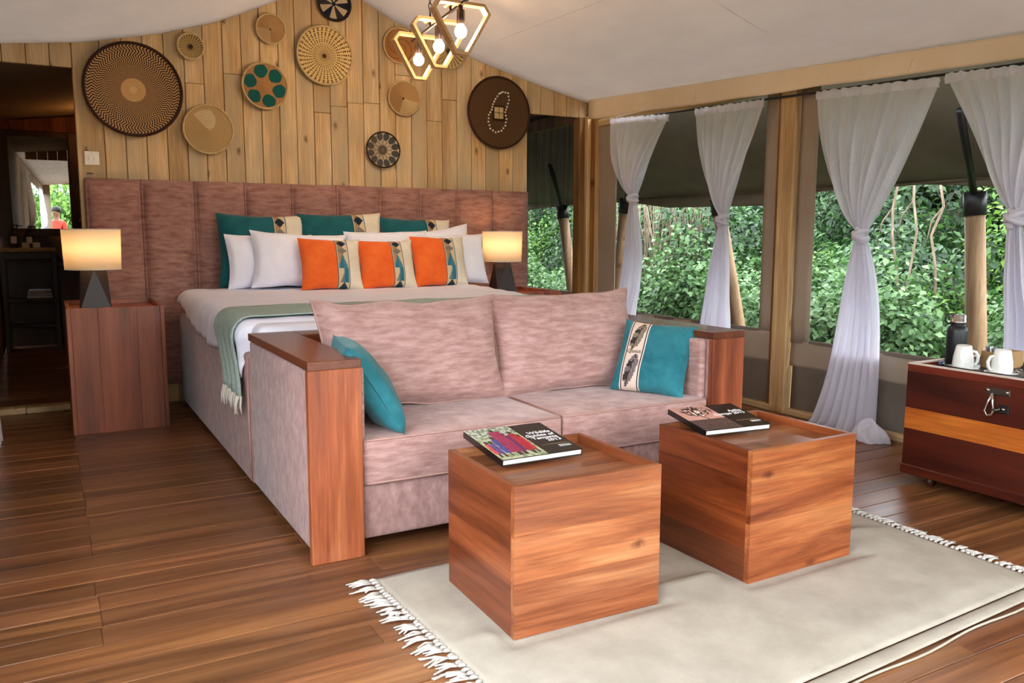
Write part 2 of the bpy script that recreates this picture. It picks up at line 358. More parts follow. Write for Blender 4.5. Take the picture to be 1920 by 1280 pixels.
# ------------------------------------------------------------------ setting: floor
floor = MB().box(XL-.1, 4.0, -5.2, YB+.1, -.16, -.03, .01).build('floor', MT['floor']); tag(floor, kind='structure')
pitch = .115; k0 = 2.322-20*pitch
for i in range(80):
    y0 = k0+i*pitch; y1 = y0+pitch
    if y1 < .0 or y0 > YB: continue
    rr = random.Random(100+i)
    if y0 > 5.65: ends = [XL-.08, rr.uniform(.0, .4)]if i % 2 else [XL-.08, .62]
    else:
        ends = [XL-.08]+([.07+rr.uniform(-.006, .006)] if rr.random() < .62 else [])
        if 2.35 < y0 < 2.7 or rr.random() < .3: ends.append(.89+rr.uniform(-.01, .01))
        elif rr.random() < .35: ends.append(.72)
        ends.append(rr.uniform(1.7, 3.1)); ends.append(3.98)
    for a, b in zip(ends, ends[1:]):
        if b-a < .05: continue
        p = MB().box(a+.0003, b-.0003, y0+.0012, y1-.0012, -.03, rr.uniform(-.0012, .0), .0018).build('plank', MT['floor'], floor)
        t = rr.uniform(.72, 1.22); tint(p, (t, t*rr.uniform(.93, 1.02), t*rr.uniform(.86, 1.0)))

# ------------------------------------------------------------------ setting: headboard wall of boards
wb = MB().box(.20, 3.29, YW+.022, YW+.10, 0, 2.1, .002).build('wall_back', MT['postdark']); tag(wb, kind='structure')
edges = [-.30, -.162, -.042, .077, .192, .342, .46, .578, .698, .816, .931, 1.05, 1.166, 1.284, 1.402, 1.514, 1.633, 1.748, 1.867, 1.984, 2.103, 2.221, 2.341, 2.462, 2.583, 2.704, 2.823, 2.943, 3.06, 3.179, 3.307, 3.429, 3.553, 3.667, 3.784, 3.9]
joints = {11: 2.1, 9: 2.02, 17: 1.95, 18: 1.98, 16: 1.9, 19: 1.99, 23: 1.9, 24: 2.06, 27: 1.8, 13: 1.97, 6: 1.3, 14: 1.35, 21: 2.2, 29: 1.9}
for i, (a, b) in enumerate(zip(edges, edges[1:])):
    rr = random.Random(500+i); z0 = 0.
    if b <= .2: z0 = 2.05
    if a >= 3.3: z0 = 2.012
    z1 = max(roof(a, 5.66), roof(b, 5.66))+.02
    if a < 1.777 < b: z1 = 2.79
    zs = [z0, z1]
    if i in joints and z0 == 0: zs = [z0, joints[i], z1]
    if z0 == 0: zs.insert(1, .9+rr.uniform(-.3, .2))
    for c, d in zip(zs, zs[1:]):
        o = MB().box(a+.0018, b-.0018, YW+rr.uniform(0, .004), YW+.03, c+.001, d-.001, .003).build('board', MT['wall_board'], wb)
        t = rr.uniform(.82, 1.14)*(.98 if 2.0 < a < 2.9 else 1.); w = rr.uniform(-.05, .05)
        if 1.85 < a < 3.0: w -= .04
        tint(o, (t*(1+w*.4), t, t*(1-w)))
# doorway jamb and threshold on the left
tag(MB().box(.192, .215, YW-.003, YW+.12, 0, 2.05, .003).build('door_1_jamb', MT['wall_board']), kind='structure')
th = MB()
th.box(XL, -.17, YW+.02, YW+.11, 0, .038, .006); th.box(-.168, .19, YW+.02, YW+.11, 0, .037, .006)
tag(th.build('door_1_threshold', MT['sillwood']), kind='structure')

# ------------------------------------------------------------------ setting: canvas ceiling
xs = sorted(set([p[0] for p in PROF[1:]]+list(np.linspace(-.40, 3.9, 40)))); xs = [x for x in xs if x >= -.41]
def ceil_mesh(y0, y1, n):
    mb = MB(); V = []; F = []
    for j in range(n+1):
        y = y0+(y1-y0)*j/n
        for x in xs:
            V.append((x, y, roof(x, y)+.012*nz(x*1.3, y*.9, 3)*(1 if y < 5.5 else 0)))
    m = len(xs)
    for j in range(n):
        for i in range(m-1): F.append((j*m+i, (j+1)*m+i, (j+1)*m+i+1, j*m+i+1))
    return mb.add(V, F)
ce = ceil_mesh(YF, YW+.02, 48).build('ceiling', MT['canvas'], smooth=True, solid=.008); tag(ce, kind='structure')
def seam(y=None, x=None):
    pts = [(xx, y, roof(xx, y)-.004) for xx in np.linspace(1.9, 3.88, 24)] if y is not None else [(x, yy, roof(x, yy)-.004) for yy in np.linspace(YF, 5.6, 40)]
    return pts
for yy in (1.2, 3.3): MB().tube(seam(yy), .0012, 6).build('seam', MT['canvas'], ce)
for xx in (2.75,): MB().tube(seam(None, xx), .001, 6).build('seam', MT['canvas'], ce)
cb_ = ceil_mesh(YW+.021, YB+.05, 14).build('ceiling_rear', MT['taupe'], smooth=True, solid=.008); tag(cb_, kind='structure')

# valance along the right wall
def val(u, v):
    y = lerp(5.55, YF, u); yy = max(y, 0.)
    zt = 2.104-.052*(5.54-yy)+.002; zb = 1.986-.039*(5.54-yy)
    zt = max(zt, roof(3.86, y)-.03)
    return (3.805+.012*nz(y*3, v*1.5, 1)*v+.006*math.sin(y*11)*v, y, lerp(zt+.03, zb+.008*nz(y*2, 0, 7), v))
va = MB().grid(val, 90, 8).build('trim_valance', MT['valance'], smooth=True, solid=.004); tag(va, kind='structure')
for yy in (1.35, 2.72, 4.3): MB().tube([(3.800, yy+.004*i, pl(i, [(0, 2.1-.052*(5.54-yy)), (6, 1.99-.039*(5.54-yy))])) for i in range(7)], .0025, 6).build('seam', MT['valance'], va)

# ------------------------------------------------------------------ setting: right wall, posts and windows
wr = tag(MB().box(XW, XW+.012, 5.28, 5.50, 0, 2.02, .002).build('wall_right', MT['taupe']), kind='structure')
def canvas(y0, y1, z0, z1, mat, nm, amp=.012, par=wr, x=XW):
    f = lambda u, v: (x+amp*nz(lerp(y0, y1, u)*4, lerp(z0, z1, v)*1.5, 5)+amp*.5*math.sin(lerp(y0, y1, u)*16+v*2), lerp(y0, y1, u), lerp(z0, z1, v))
    return MB().grid(f, max(4, int(abs(y1-y0)*18)), 10).build(nm, mat, par, smooth=True, solid=.004)
SILL = lambda y: .485 if y > 3.5 else .452
canvas(3.6, 5.5, .30, .49, MT['taupe'], 'upper_skirt'); canvas(3.6, 5.5, .02, .31, MT['taupedark'], 'lower_skirt', x=XW+.02)
canvas(YF, 3.48, .30, .452, MT['taupe'], 'upper_skirt'); canvas(YF, 3.48, .02, .31, MT['taupedark'], 'lower_skirt', x=XW+.02)
canvas(3.345, 3.48, .44, 1.95, MT['taupe'], 'side_strip', .006); canvas(3.62, 3.74, .47, 1.95, MT['taupe'], 'side_strip', .006)
for a, b, z in ((3.74, 5.28, .49), (.7, 3.345, .455), (YF, .6, .455)):
    MB().box(XW-.006, XW+.008, a, b, z-.012, z+.01, .003).build('hem', MT['taupedark'], wr)
tag(MB().box(XW-.03, XW+.05, YF, 5.5, -.002, .036, .006).build('baseboard_right', MT['sillwood']), kind='structure')
po = MB().box(3.84, 3.92, 3.485, 3.60, 0, 1.96, .004).build('trim_post', MT['post']); tag(po, kind='structure')
tag(tint(MB().box(3.87, 3.935, 3.60, 3.645, 0, 1.96, .004).build('trim_post', MT['postdark']), .8), kind='structure')
tag(MB().box(3.845, 3.92, .60, .70, 0, 1.9, .004).build('trim_post', MT['post']), kind='structure')
tag(MB().box(3.86, 3.90, YF, 5.5, 1.93, 1.98, .004).build('trim_eave_beam', MT['sillwood']), kind='structure')
for n_, (a, b, z) in enumerate(((3.74, 5.28, .49), (.70, 3.345, .455), (YF, .6, .455))):
    o = MB().grid(lambda u, v: (XW+.004+.002*nz(u*3, v*3, 2), lerp(a, b, u), lerp(z, 1.97, v)), 8, 4).build('window_%d' % (n_+1), MT['net']); tag(o, kind='structure')
# corner studs at the far end of the wall, alcove netting beyond the headboard wall
tag(tint(MB().box(3.795, 3.86, YW+.0, YW+.09, 0, 2.02, .004).build('trim_corner_stud', MT['postdark']), 1.0), kind='structure')
tag(MB().box(3.838, 3.872, YW-.05, YW-.004, 0, 2.02, .003).build('trim_corner_stud', MT['post']), kind='structure')
tag(tint(MB().box(3.874, 3.925, YW-.11, YW-.02, 0, 2.02, .004).build('trim_corner_stud', MT['postdark']), 1.15), kind='structure')
tag(tint(MB().box(3.868, 3.90, 5.505, 5.55, 0, 2.0, .003).build('trim_corner_stud', MT['post']), .95), kind='structure')
aw = tag(MB().box(3.89, 3.91, 5.75, YB, 0, .60, .002).build('wall_alcove', MT['taupe']), kind='structure')
tint(MB().box(3.885, 3.95, 5.75, YB, 2.0, 2.10, .004).build('header', MT['postdark'], aw), .9)
MB().box(3.90, 3.92, 5.70, YB, 2.08, 2.4, .002).build('upper_canvas', MT['taupedark'], aw)
tint(MB().box(3.87, 3.95, 5.76, 5.84, 0, 2.10, .004).build('stud', MT['postdark'], aw), .85)
tag(MB().grid(lambda u, v: (3.90+.03*nz(u*9, v*2, 2), lerp(5.84, 9.2, u), lerp(.6, 2.0, v)), 40, 8).build('window_4', MT['netdark'], smooth=True), kind='structure')

tag(MB().box(3.86, 4.0, YW-.06, YW+.05, 2.015, 2.22, .003).build('trim_corner_cap', MT['postdark']), kind='structure')
# left wall, front wall
wl = tag(MB().box(XL-.012, XL, 2.2, YB, 0, 2.2, .002).build('wall_left', MT['taupe']), kind='structure')
MB().box(XL-.012, XL, YF, 2.2, 0, .5, .002).build('lower_skirt', MT['taupe'], wl); MB().box(XL-.012, XL, YF, 2.2, 1.95, 2.2, .002).build('upper_strip', MT['taupe'], wl)
tag(MB().grid(lambda u, v: (XL-.006, lerp(YF, 2.2, u), lerp(.5, 1.95, v)), 8, 4).build('window_5', MT['net']), kind='structure')
wf = tag(MB().box(XL, -.26, YF-.03, YF, 0, 2.3, .002).build('wall_front', MT['taupe']), kind='structure')
MB().box(-.26, .4, YF-.03, YF, 0, .9, .002).build('lower_panel', MT['taupe'], wf)
MB().box(.20, .34, YF-.05, YF+.03, 0, 2.25, .004).build('post', MT['post'], wf)
MB().box(XL, 3.9, YF-.04, YF+.03, 2.16, 2.24, .004).build('beam', MT['post'], wf)
MB().box(XL, .45, YF-.01, YF+.012, 2.24, 2.9, .002).build('gable_canvas', MT['canvas'], wf)
MB().box(3.80, 3.92, YF-.05, YF+.05, 0, 2.1, .004).build('post', MT['post'], wf)

# ------------------------------------------------------------------ bathroom behind the left doorway
br = tag(MB().box(XL, 3.9, YB+.02, YB+.08, -.1, 2.5, .002).build('wall_bathroom', MT['darkwood']), kind='structure')
for i in range(9):
    a = -.36+i*.118; tint(MB().box(a, a+.116, YB-.005, YB+.02, 2.05, 2.225, .002).build('board', MT['dark_board'], br), random.uniform(.8, 1.15))
MB().grid(lambda u, v: (lerp(-.4, 1.2, u), YB-.3+.28*v+.03*nz(u*5, v*3, 4), lerp(2.52, 2.25, v)+.03*math.sin(u*9)), 20, 8).build('canvas_drape', MT['taupedark'], br, smooth=True, solid=.004)
for sgn in (0,): tag(MB().box(.60, .64, YW+.1, YB, 0, 2.4, .002).build('wall_bathroom_side', MT['darkwood']), kind='structure')
mr = thing('bathroom_mirror', 'wall mirror in wide dark frame seen through the left doorway', 'mirror', (0, YB, 1.05))
fr = part_empty('frame', mr)
for q in ((-.40, -.27, 1.05, 2.05), (.235, .42, 1.05, 2.05)): MB().box(q[0], q[1], YB-.045, YB+.018, q[2], q[3], .006).build('rail', MT['darkwood'], fr)
for q in ((-.27, .235, 1.99, 2.05), (-.27, .235, 1.05, 1.13)): MB().box(q[0], q[1], YB-.045, YB+.018, q[2], q[3], .006).build('rail', MT['darkwood'], fr)
gl = MB().box(-.27, .236, -.005, .005, .075, .945, .001).build('glass', MT['mirror'], mr, local=True); gl.location = (0, -.026, 0); gl.rotation_euler = (0, 0, R(-.95))
MB().lathe([(0, 0), (.012, .003), (.02, .012), (.014, .022), (0, .026)], 12).build('hook', MT['steel'], mr, smooth=True, local=True)
hk = bpy.data.objects['hook']; hk.location = (.30, -.05, .16); hk.rotation_euler = (R(90), 0, 0)
vt = thing('washstand', 'dark open washstand with pale top edge in the dim bathroom', 'washstand', (-.15, 8.85, 0))
MB().box(-.40, .07, 8.72, 9.2, .915, .95, .006).build('top', MT['sillwood'], vt)
for x in (-.38, .03): MB().box(x, x+.04, 8.75, 8.79, 0, .915, .004).build('leg', MT['darkwood'], vt); MB().box(x, x+.04, 9.12, 9.16, 0, .915, .004).build('leg', MT['darkwood'], vt)
for z in (.22, .46): MB().box(-.38, .07, 8.77, 9.16, z, z+.025, .004).build('shelf', MT['darkwood'], vt)
MB().box(-.36, .05, 8.76, 8.785, .85, .912, .004).build('apron', MT['darkwood'], vt)
MB().box(.08, .6, 8.72, 9.2, .78, .82, .006).build('side_counter', MT['darkwood'], vt)
MB().box(.08, .6, 8.75, 9.18, 0, .78, .006).build('side_cabinet', MT['darkwood'], vt)
sk = thing('vessel_sink', 'pale stone vessel sink behind the lit left lamp shade', 'sink', (.23, 8.95, .822))
MB().lathe([(0, 0), (.10, 0), (.17, .10), (.215, .235), (.20, .235), (.155, .10), (.09, .03), (0, .025)], 28).build('bowl', plain('stone', (150, 130, 108), .5, .4), sk, smooth=True, local=True)
def bottle(x, y, lab, h, dark):
    t = thing('pump_bottle', lab, 'bottle', (x, y, .951), 0, 'bathroom pump bottles')
    MB().lathe([(0, 0), (.032, 0), (.034, .01), (.034, h*.62), (.028, h*.68), (.012, h*.72), (.012, h*.78), (0, h*.78)], 16).build('bottle_body', MT[dark], t, True, True)
    MB().lathe([(0, h*.78), (.016, h*.78), (.016, h*.86), (.006, h*.87), (.006, h), (0, h)], 12).build('pump', MT['black'], t, True, True)
    MB().box(-.006, .045, -.006, .006, h*.96, h, .003).build('spout', MT['black'], t, local=True)
    MB().box(-.024, .024, -.0362, -.0338, h*.2, h*.5, .001).build('paper_band', MT['plastic'], t, local=True)
bottle(-.262, 8.86, 'tall dark pump bottle at the outer end of the washstand top', .21, 'black'); bottle(-.14, 8.95, 'tall dark pump bottle behind two small white boxes on the washstand', .20, 'black')
for x, lab in ((-.17, 'small white soap box nearer the pump bottle on the washstand'), (-.085, 'small white soap box nearer the sink on the washstand')):
    t = tag(MB().box(x-.03, x+.03, 8.78, 8.82, .951, 1.0, .004).build('soap_box', MT['plastic']), lab, 'box', 'soap boxes on the washstand')
tw = thing('folded_towel', 'folded pale towel on the lower shelf of the washstand', 'towel', (-.09, 8.9, .486))
for k in range(3): rbox(-.19+.006*k, .02-.004*k, 8.79, 9.1, .486+.024*k, .508+.024*k, .010, 3).build('fold', MT['clothw'], tw, smooth=True)
for k in range(1):
    bl = thing('bathroom_ceiling_lamp', 'small warm lamp under the bathroom ceiling', 'lamp', (.50, 8.5, 2.02))
    MB().lathe([(0, .08), (.02, .08), (.02, .04), (0, .04)], 12).build('socket', MT['black'], bl, True, True)
    MB().lathe([(0, -.03), (.02, -.022), (.03, 0), (.02, .022), (0, .04)], 12).build('bulb', emitm('bath_bulb', (255, 170, 90), 26.), bl, True, True)

# ------------------------------------------------------------------ headboard and bed
hb = thing('headboard', 'tall wide rose brown upholstered headboard of ten vertical padded panels', 'headboard', (1.75, 5.55, .12))
hx = [.217, .522, .831, 1.139, 1.445, 1.753, 2.062, 2.368, 2.665, 2.971, 3.283]
for a, b in zip(hx, hx[1:]):
    mb = MB(); w = b-a
    def fp(u, v, a=a, w=w):
        uu = 2*u-1; e = (1-abs(uu)**5)**.5 if abs(uu) < 1 else 0; z = lerp(.125, 1.413, v); vv = 2*v-1; ev = (1-abs(vv)**24)**.5 if abs(vv) < 1 else 0
        return (a+.001+u*(w-.002), 5.635-.07*e*ev-.003*nz(a*7+u*2, v*9, 1), z+.006*nz(a*3+u, 0, v))
    mb.grid(fp, 18, 40)
    mb.box(a+.001, b-.001, 5.60, 5.657, .13, 1.41, .004)
    mb.build('padded_panel', MT['head'], hb, smooth=True)
bed = thing('bed', 'king bed with rose suede upholstered base and white mattress', 'bed', (1.637, 4.5, 0))
def side_mesh(x0, x1, y0, y1, z0, z1):
    mb = rbox(x0, x1, y0, y1, z0, z1, .022, 3); return mb
side_mesh(.695, 2.58, 3.462, 5.54, .03, .585).build('upholstered_base', MT['sofaside'], bed, smooth=True)
MB().tube([(.694, 3.475, .05), (.692, 3.475, .3), (.694, 3.475, .57)], .006, 6).build('piping', MT['piping'], bed, smooth=True)
for x in (.78, 2.5):
    for y in (3.6, 5.4): MB().lathe([(0, -.0), (.03, 0), (.03, .035), (0, .035)], 10, (x, y, 0)).build('leg', MT['black'], bed)
rbox(.74, 2.535, 3.50, 5.53, .56, .695, .05, 4).build('mattress', MT['linen'], bed, smooth=True)
XC = 1.637
def drape_pt(s, y, off, hang_l, hang_r, ztop, rad=.075, half=.955):
    """s: signed arc distance from the bed's centre line across the top, then round the edge, then down"""
    flat = half-rad; a = abs(s); sg = 1 if s > 0 else -1
    if a < flat: x = a; z = ztop
    elif a < flat+rad*PI/2: t = (a-flat)/rad; x = flat+rad*math.sin(t); z = ztop-rad*(1-math.cos(t))
    else: x = half; z = ztop-rad-(a-flat-rad*PI/2)
    nx, nzv = (0, 1) if a < flat else ((math.sin(min((a-flat)/rad, PI/2)), math.cos(min((a-flat)/rad, PI/2))))
    return (XC+sg*(x+off*nx), y, z+off*nzv)
def ztop(y): return pl(y, [(3.4, .700), (4.2, .712), (5.0, .730), (5.5, .735)])
def duvet(u, v):
    y = lerp(3.535, 5.40, v); Lr = .955-.075+.075*PI/2; hl = .075+.03*math.sin(y*3.1+.5)+.02*nz(y*3, 0, 1)-.05*smooth(4.9, 5.3, y); hl *= .15+.85*smooth(3.55, 3.85, y); s = lerp(-(Lr+hl), Lr+.09, u)
    w = abs(s)/Lr
    off = .006*nz(s*3, y*6, 2)+.004*nz(s*9, y*2, 8)*(.5+w)+.010*math.sin(y*34+3*nz(s*2, y, 3))*smooth(.75, 1.05, w)*.5
    p = drape_pt(s, y, off, 0, 0, ztop(y))
    dz = -.14*smooth(3.66, 3.535, y)
    return (p[0], p[1]-.0, p[2]+dz)
du = MB().grid(duvet, 110, 70).build('duvet', MT['quilt'], smooth=True, solid=.012); tag(du, 'white duvet spread over the king bed and over its sides', 'duvet')
tr_ = thing('throw_blanket', 'sage green throw laid across the foot of the bed with cream fringe', 'blanket', (XC, 3.9, .71))
def throwf(u, v):
    Lr = .955-.075+.075*PI/2; s = lerp(-(Lr+.22), Lr+.10, u)
    k = smooth(-Lr+.12, -(Lr+.22), s)
    y = lerp(lerp(3.68, 3.475, k), lerp(4.13, 3.80, k), v)+.02*nz(s*2, 0, 4)
    off = .018+.006*nz(s*4, y*8, 12)+.012*k*math.sin(v*22)
    return drape_pt(s, y, off, 0, 0, ztop(y))
MB().grid(throwf, 90, 24).build('cloth', MT['sage'], tr_, smooth=True, solid=.006)
mb = MB()
for k in range(34):
    p = Vector(throwf(0., k/33)); rr = random.Random(k)
    d = Vector((rr.uniform(-.015, .005), rr.uniform(-.02, .02), -.065+rr.uniform(-.02, .01)))
    mb.tube([p+Vector((0, 0, .004)), p+d*.5+Vector((-.004, 0, 0)), p+d], [.005, .0045, .003], 5)
tag(mb.build('fringe', MT['fringe'], tr_, smooth=True), kind='stuff')

# ------------------------------------------------------------------ pillows
def pfn(w, h, t, seed, pinch=.07, wr_=.006):
    def f(u, v, side):
        e = max(0, (1-abs(u)**2.4)*(1-abs(v)**2.4))
        x = w/2*u*(1-pinch*(1-v*v)*abs(u)**3); z = h/2*v*(1-pinch*(1-u*u)*abs(v)**3)
        y = side*(t/2*e**.42)
        n = wr_*nz(x*9+seed, z*9, side*3+seed)+wr_*.7*nz(x*22+seed*2, z*6, 1.7+side)
        return (x+wr_*.8*nz(z*6, seed, 1)*abs(u)**4, y+n*(1 if e > .03 else .3), z+h/2+wr_*1.2*nz(x*6, seed, 5)*abs(v)**4)
    return f
def pillow(name, label, cat, loc, rot, w, h, t, segs, seed, group=None, piping=None, pinch=.07, wr_=.006):
    rt = thing(name, label, cat, loc, rot, group); f = pfn(w, h, t, seed, pinch, wr_)
    for nm, u0, u1, mat, cf in segs:
        mb = MB(); nu = max(8, int(26*(u1-u0)/2)) if cf is None else 18; nv = 26 if cf is None else 56
        mb.grid(lambda a, b: f(lerp(u0, u1, a), 2*b-1, -1), nu, nv, colfn=cf)
        mb.grid(lambda a, b: f(lerp(u0, u1, a), 2*b-1, 1), nu, nv, flip=True, colfn=cf)
        mb.build(nm, mat, rt, smooth=True, local=True)
    if piping:
        q = 24; pts = [f(-1+2*i/q, -1, 0) for i in range(q+1)]+[f(1, -1+2*i/q, 0) for i in range(1, q+1)]+[f(1-2*i/q, 1, 0) for i in range(1, q+1)]+[f(-1, 1-2*i/q, 0) for i in range(1, q+1)]
        MB().tube(pts, .0055, 6).build('piping', piping, rt, True, True)
    return rt
NAVY, TAN, LTAN, BLUE, DKB, GRY = S(24, 36, 52), S(160, 128, 92), S(204, 182, 148), S(48, 110, 132), S(38, 60, 72), S(120, 112, 100)
def band_col(s, t):
    if s < .06 or s > .94: return DKB
    if s < .11 or s > .89: return S(196, 190, 170)
    a = (s-.11)/.78; c = abs(a-.5)*2
    if t > .78:
        q = abs(t-.88)/.085
        if c*.95+q < .95: return NAVY
        return TAN if a < .5 else LTAN
    if t > .66: return GRY if c+abs(t-.72)/.07 < 1 else (LTAN if a > .5 else TAN)
    if t > .38:
        q = (t-.38)/.28
        if c < 1-q: return BLUE if a < .5 else S(70, 120, 132)
        return TAN if a < .5 else LTAN
    if t > .10:
        if a < .5: return LTAN if (t-.1)/.28 > a*1.6-.1 else S(110, 128, 120)
        return BLUE if (t < .25 or a > .6) else S(92, 150, 164)
    return DKB if c < .8*(1-t/.1)+.15 else LTAN
TEALSEG = [('main_panel', -1, .22, MT['teal'], None), ('patterned_band', .22, .52, MT['band'], band_col), ('cream_panel', .52, 1, MT['cream'], None)]
ORSEG = [('main_panel', -1, .10, MT['orange'], None), ('patterned_band', .10, .50, MT['band'], band_col), ('cream_panel', .50, 1, MT['cream'], None)]
BZ = .738
pillow('throw_pillow', 'teal pillow with patterned band at the left end of the back row', 'pillow', (1.205, 5.41, BZ), (R(-9), R(1), 0), .56, .475, .17, TEALSEG, 1, 'teal pillows against the headboard')
pillow('throw_pillow', 'middle one of the three teal pillows leaning on the headboard', 'pillow', (1.745, 5.40, BZ), (R(-9), R(-1.5), 0), .58, .49, .17, TEALSEG, 2, 'teal pillows against the headboard')
pillow('throw_pillow', 'teal pillow at the lamp-side right end of the back row', 'pillow', (2.27, 5.40, BZ), (R(-10), R(1.5), 0), .54, .465, .17, TEALSEG, 3, 'teal pillows against the headboard')
WS = lambda: [('case', -1, 1, MT['linen'], None)]
pillow('bed_pillow', 'white pillow standing at the outer left end in front of the teal ones', 'pillow', (1.24, 5.325, BZ), (R(-9), 0, R(4)), .56, .345, .15, WS(), 4, 'white bed pillows')
pillow('bed_pillow', 'white pillow just left of the first orange cushion, pointed corner up', 'pillow', (1.39, 5.21, BZ-.003), (R(-12), R(2.5), 0), .62, .365, .17, WS(), 5, 'white bed pillows', pinch=.1)
pillow('bed_pillow', 'white pillow behind the middle orange cushion', 'pillow', (2.02, 5.27, BZ), (R(-12), R(-1), 0), .60, .375, .16, WS(), 6, 'white bed pillows')
pillow('bed_pillow', 'white pillow with raised pointed corner nearest the right lamp', 'pillow', (2.43, 5.33, BZ), (R(-12), R(-7), 0), .56, .40, .15, WS(), 7, 'white bed pillows', pinch=.1)
pillow('bed_pillow', 'white pillow right beside the third orange cushion, in front of the pointed one', 'pillow', (2.44, 5.20, BZ-.003), (R(-14), R(-1), 0), .57, .36, .16, WS(), 8, 'white bed pillows')
OG = 'orange cushions on the bed'
pillow('throw_cushion', 'orange cushion with patterned band and cream edge, first from the left', 'cushion', (1.545, 5.04, BZ-.006), (R(-17), R(1.5), 0), .40, .335, .13, ORSEG, 11, OG)
pillow('throw_cushion', 'middle orange cushion with patterned band and cream edge', 'cushion', (1.925, 5.05, BZ-.006), (R(-17), R(-.5), 0), .385, .325, .13, ORSEG, 12, OG)
pillow('throw_cushion', 'orange cushion with patterned band nearest the right bedside lamp', 'cushion', (2.30, 5.06, BZ-.006), (R(-17), R(.5), 0), .395, .35, .13, ORSEG, 13, OG)

# ------------------------------------------------------------------ sofa at the foot of the bed
so = thing('sofa', 'rose suede two-seat sofa with wide wooden arms at foot of bed', 'sofa', (1.637, 2.57, 0))
HA = .675
for x0, x1, sd_ in ((.695, .874, -1), (2.406, 2.581, 1)):
    yb_ = 3.452
    MB().box(x0, x1, 2.567, 2.597, 0, HA-.03, .002).build('arm_front', MT['arm'], so)
    MB().box(x0, x1, 2.567, yb_, HA-.03, HA, .002).build('arm_top', MT['armtop'], so)
    rbox(x0+.004, x1-.004, 2.598, yb_, .04, HA-.031, .012, 3).build('arm_upholstery', MT['sofaside'], so, smooth=True)
rbox(2.376, 2.41, 2.61, 3.32, .39, HA-.035, .014, 3).build('arm_pad', MT['sofa'], so, smooth=True); rbox(.870, .90, 2.61, 3.32, .39, HA-.035, .014, 3).build('arm_pad', MT['sofa'], so, smooth=True)
MB().box(.874, 2.406, 3.30, 3.452, .05, HA, .003).build('back_board', MT['armtop'], so)
rbox(.878, 2.402, 2.60, 3.3, .045, .235, .015, 3).build('base_panel', MT['sofaside'], so, smooth=True)
for x0, x1 in ((.879, 1.672), (1.676, 2.402)):
    mb = rbox(x0, x1, 2.585, 3.28, .238, .395, .016, 3)
    sc_ = mb.build('seat_cushion', MT['sofa'], so, smooth=True)
    for z in (.391, .242):
        MB().tube([(x0+.006, 3.0, z), (x0+.006, 2.60, z), (x0+.016, 2.588, z), (x1-.016, 2.588, z), (x1-.006, 2.60, z), (x1-.006, 3.0, z)], .0045, 6).build('piping', MT['piping'], sc_, smooth=True)
SG = [('cover', -1, 1, MT['sofa'], None)]
pillow('back_cushion', 'large rose suede sofa back cushion on the left seat', 'cushion', (1.275, 3.03, .385), (R(-17), R(0), R(-1)), .80, .45, .22, SG, 21, 'sofa back cushions', MT['piping'], .085, .012)
pillow('back_cushion', 'large rose suede sofa back cushion on the right seat', 'cushion', (2.01, 3.03, .385), (R(-17), R(-1), R(-2)), .755, .455, .22, SG, 22, 'sofa back cushions', MT['piping'], .085, .012)
def feather_col(s, t):
    if s < .05 or s > .95: return S(226, 214, 200)
    if s < .09 or s > .91: return S(70, 46, 48)
    cream = S(222, 202, 186)
    for (cy, L, dk) in ((.74, .21, 0), (.26, .23, 1)):
        q = (t-cy)/L; cx = .5+.16*q
        if abs(q) < 1:
            wd = .27*math.sqrt(1-q*q)*(1 if q > -.7 else .6)
            d = s-cx
            if abs(d) < wd:
                if abs(d) < .02: return S(60, 46, 40)
                st = math.sin((t*90)+abs(d)*40)
                base = S(150, 134, 116) if not dk else S(136, 122, 124)
                if -.55 < q < -.15 and d < 0: base = S(66, 58, 52)
                if .2 < q < .5 and d < 0: base = S(52, 54, 54)
                return tuple(c*(.75+.25*st) for c in base)
        if abs(s-cx) < .014 and -1.25 < q <= -1: return S(90, 70, 60)
    return cream
FSEG = [('velvet_panel', -1, -.72, MT['tealv'], None), ('feather_band', -.72, -.16, MT['band'], feather_col), ('velvet_panel', -.16, 1, MT['tealv'], None)]
cr_ = pillow('velvet_cushion', 'teal velvet cushion with printed feather band in right corner of sofa', 'cushion', (2.225, 2.785, .392), (R(-24), R(3), R(-60)), .335, .33, .12, FSEG, 31)
pillow('velvet_cushion', 'teal velvet cushion seen edge on against left arm of sofa', 'cushion', (1.065, 2.79, .396), (R(-31), R(0), R(80)), .40, .36, .14, [('velvet_panel', -1, 1, MT['tealv'], None)], 32)
def text(name, body, size, mat, parent, M4, align='LEFT', ex=.0004, shear=0):
    cu = bpy.data.curves.new(name, 'FONT'); cu.body = body; cu.size = size; cu.align_x = align; cu.extrude = ex; cu.shear = shear; cu.space_line = .92; cu.materials.append(mat)
    tmp = bpy.data.objects.new(name, cu); COL.objects.link(tmp); bpy.context.view_layer.update()
    me = bpy.data.meshes.new_from_object(tmp.evaluated_get(bpy.context.evaluated_depsgraph_get())); bpy.data.objects.remove(tmp)
    o = bpy.data.objects.new(name, me); COL.objects.link(o)
    if parent is not None: o.parent = parent
    o.matrix_local = M4; return o
text('lettering', 'Ostrich', .022, MT['inkdark'], cr_, Matrix.Translation((-.073, -.0625, .163)) @ Matrix.Rotation(R(90), 4, 'X') @ Matrix.Rotation(R(-8), 4, 'Y'), 'CENTER', .0005, .3)

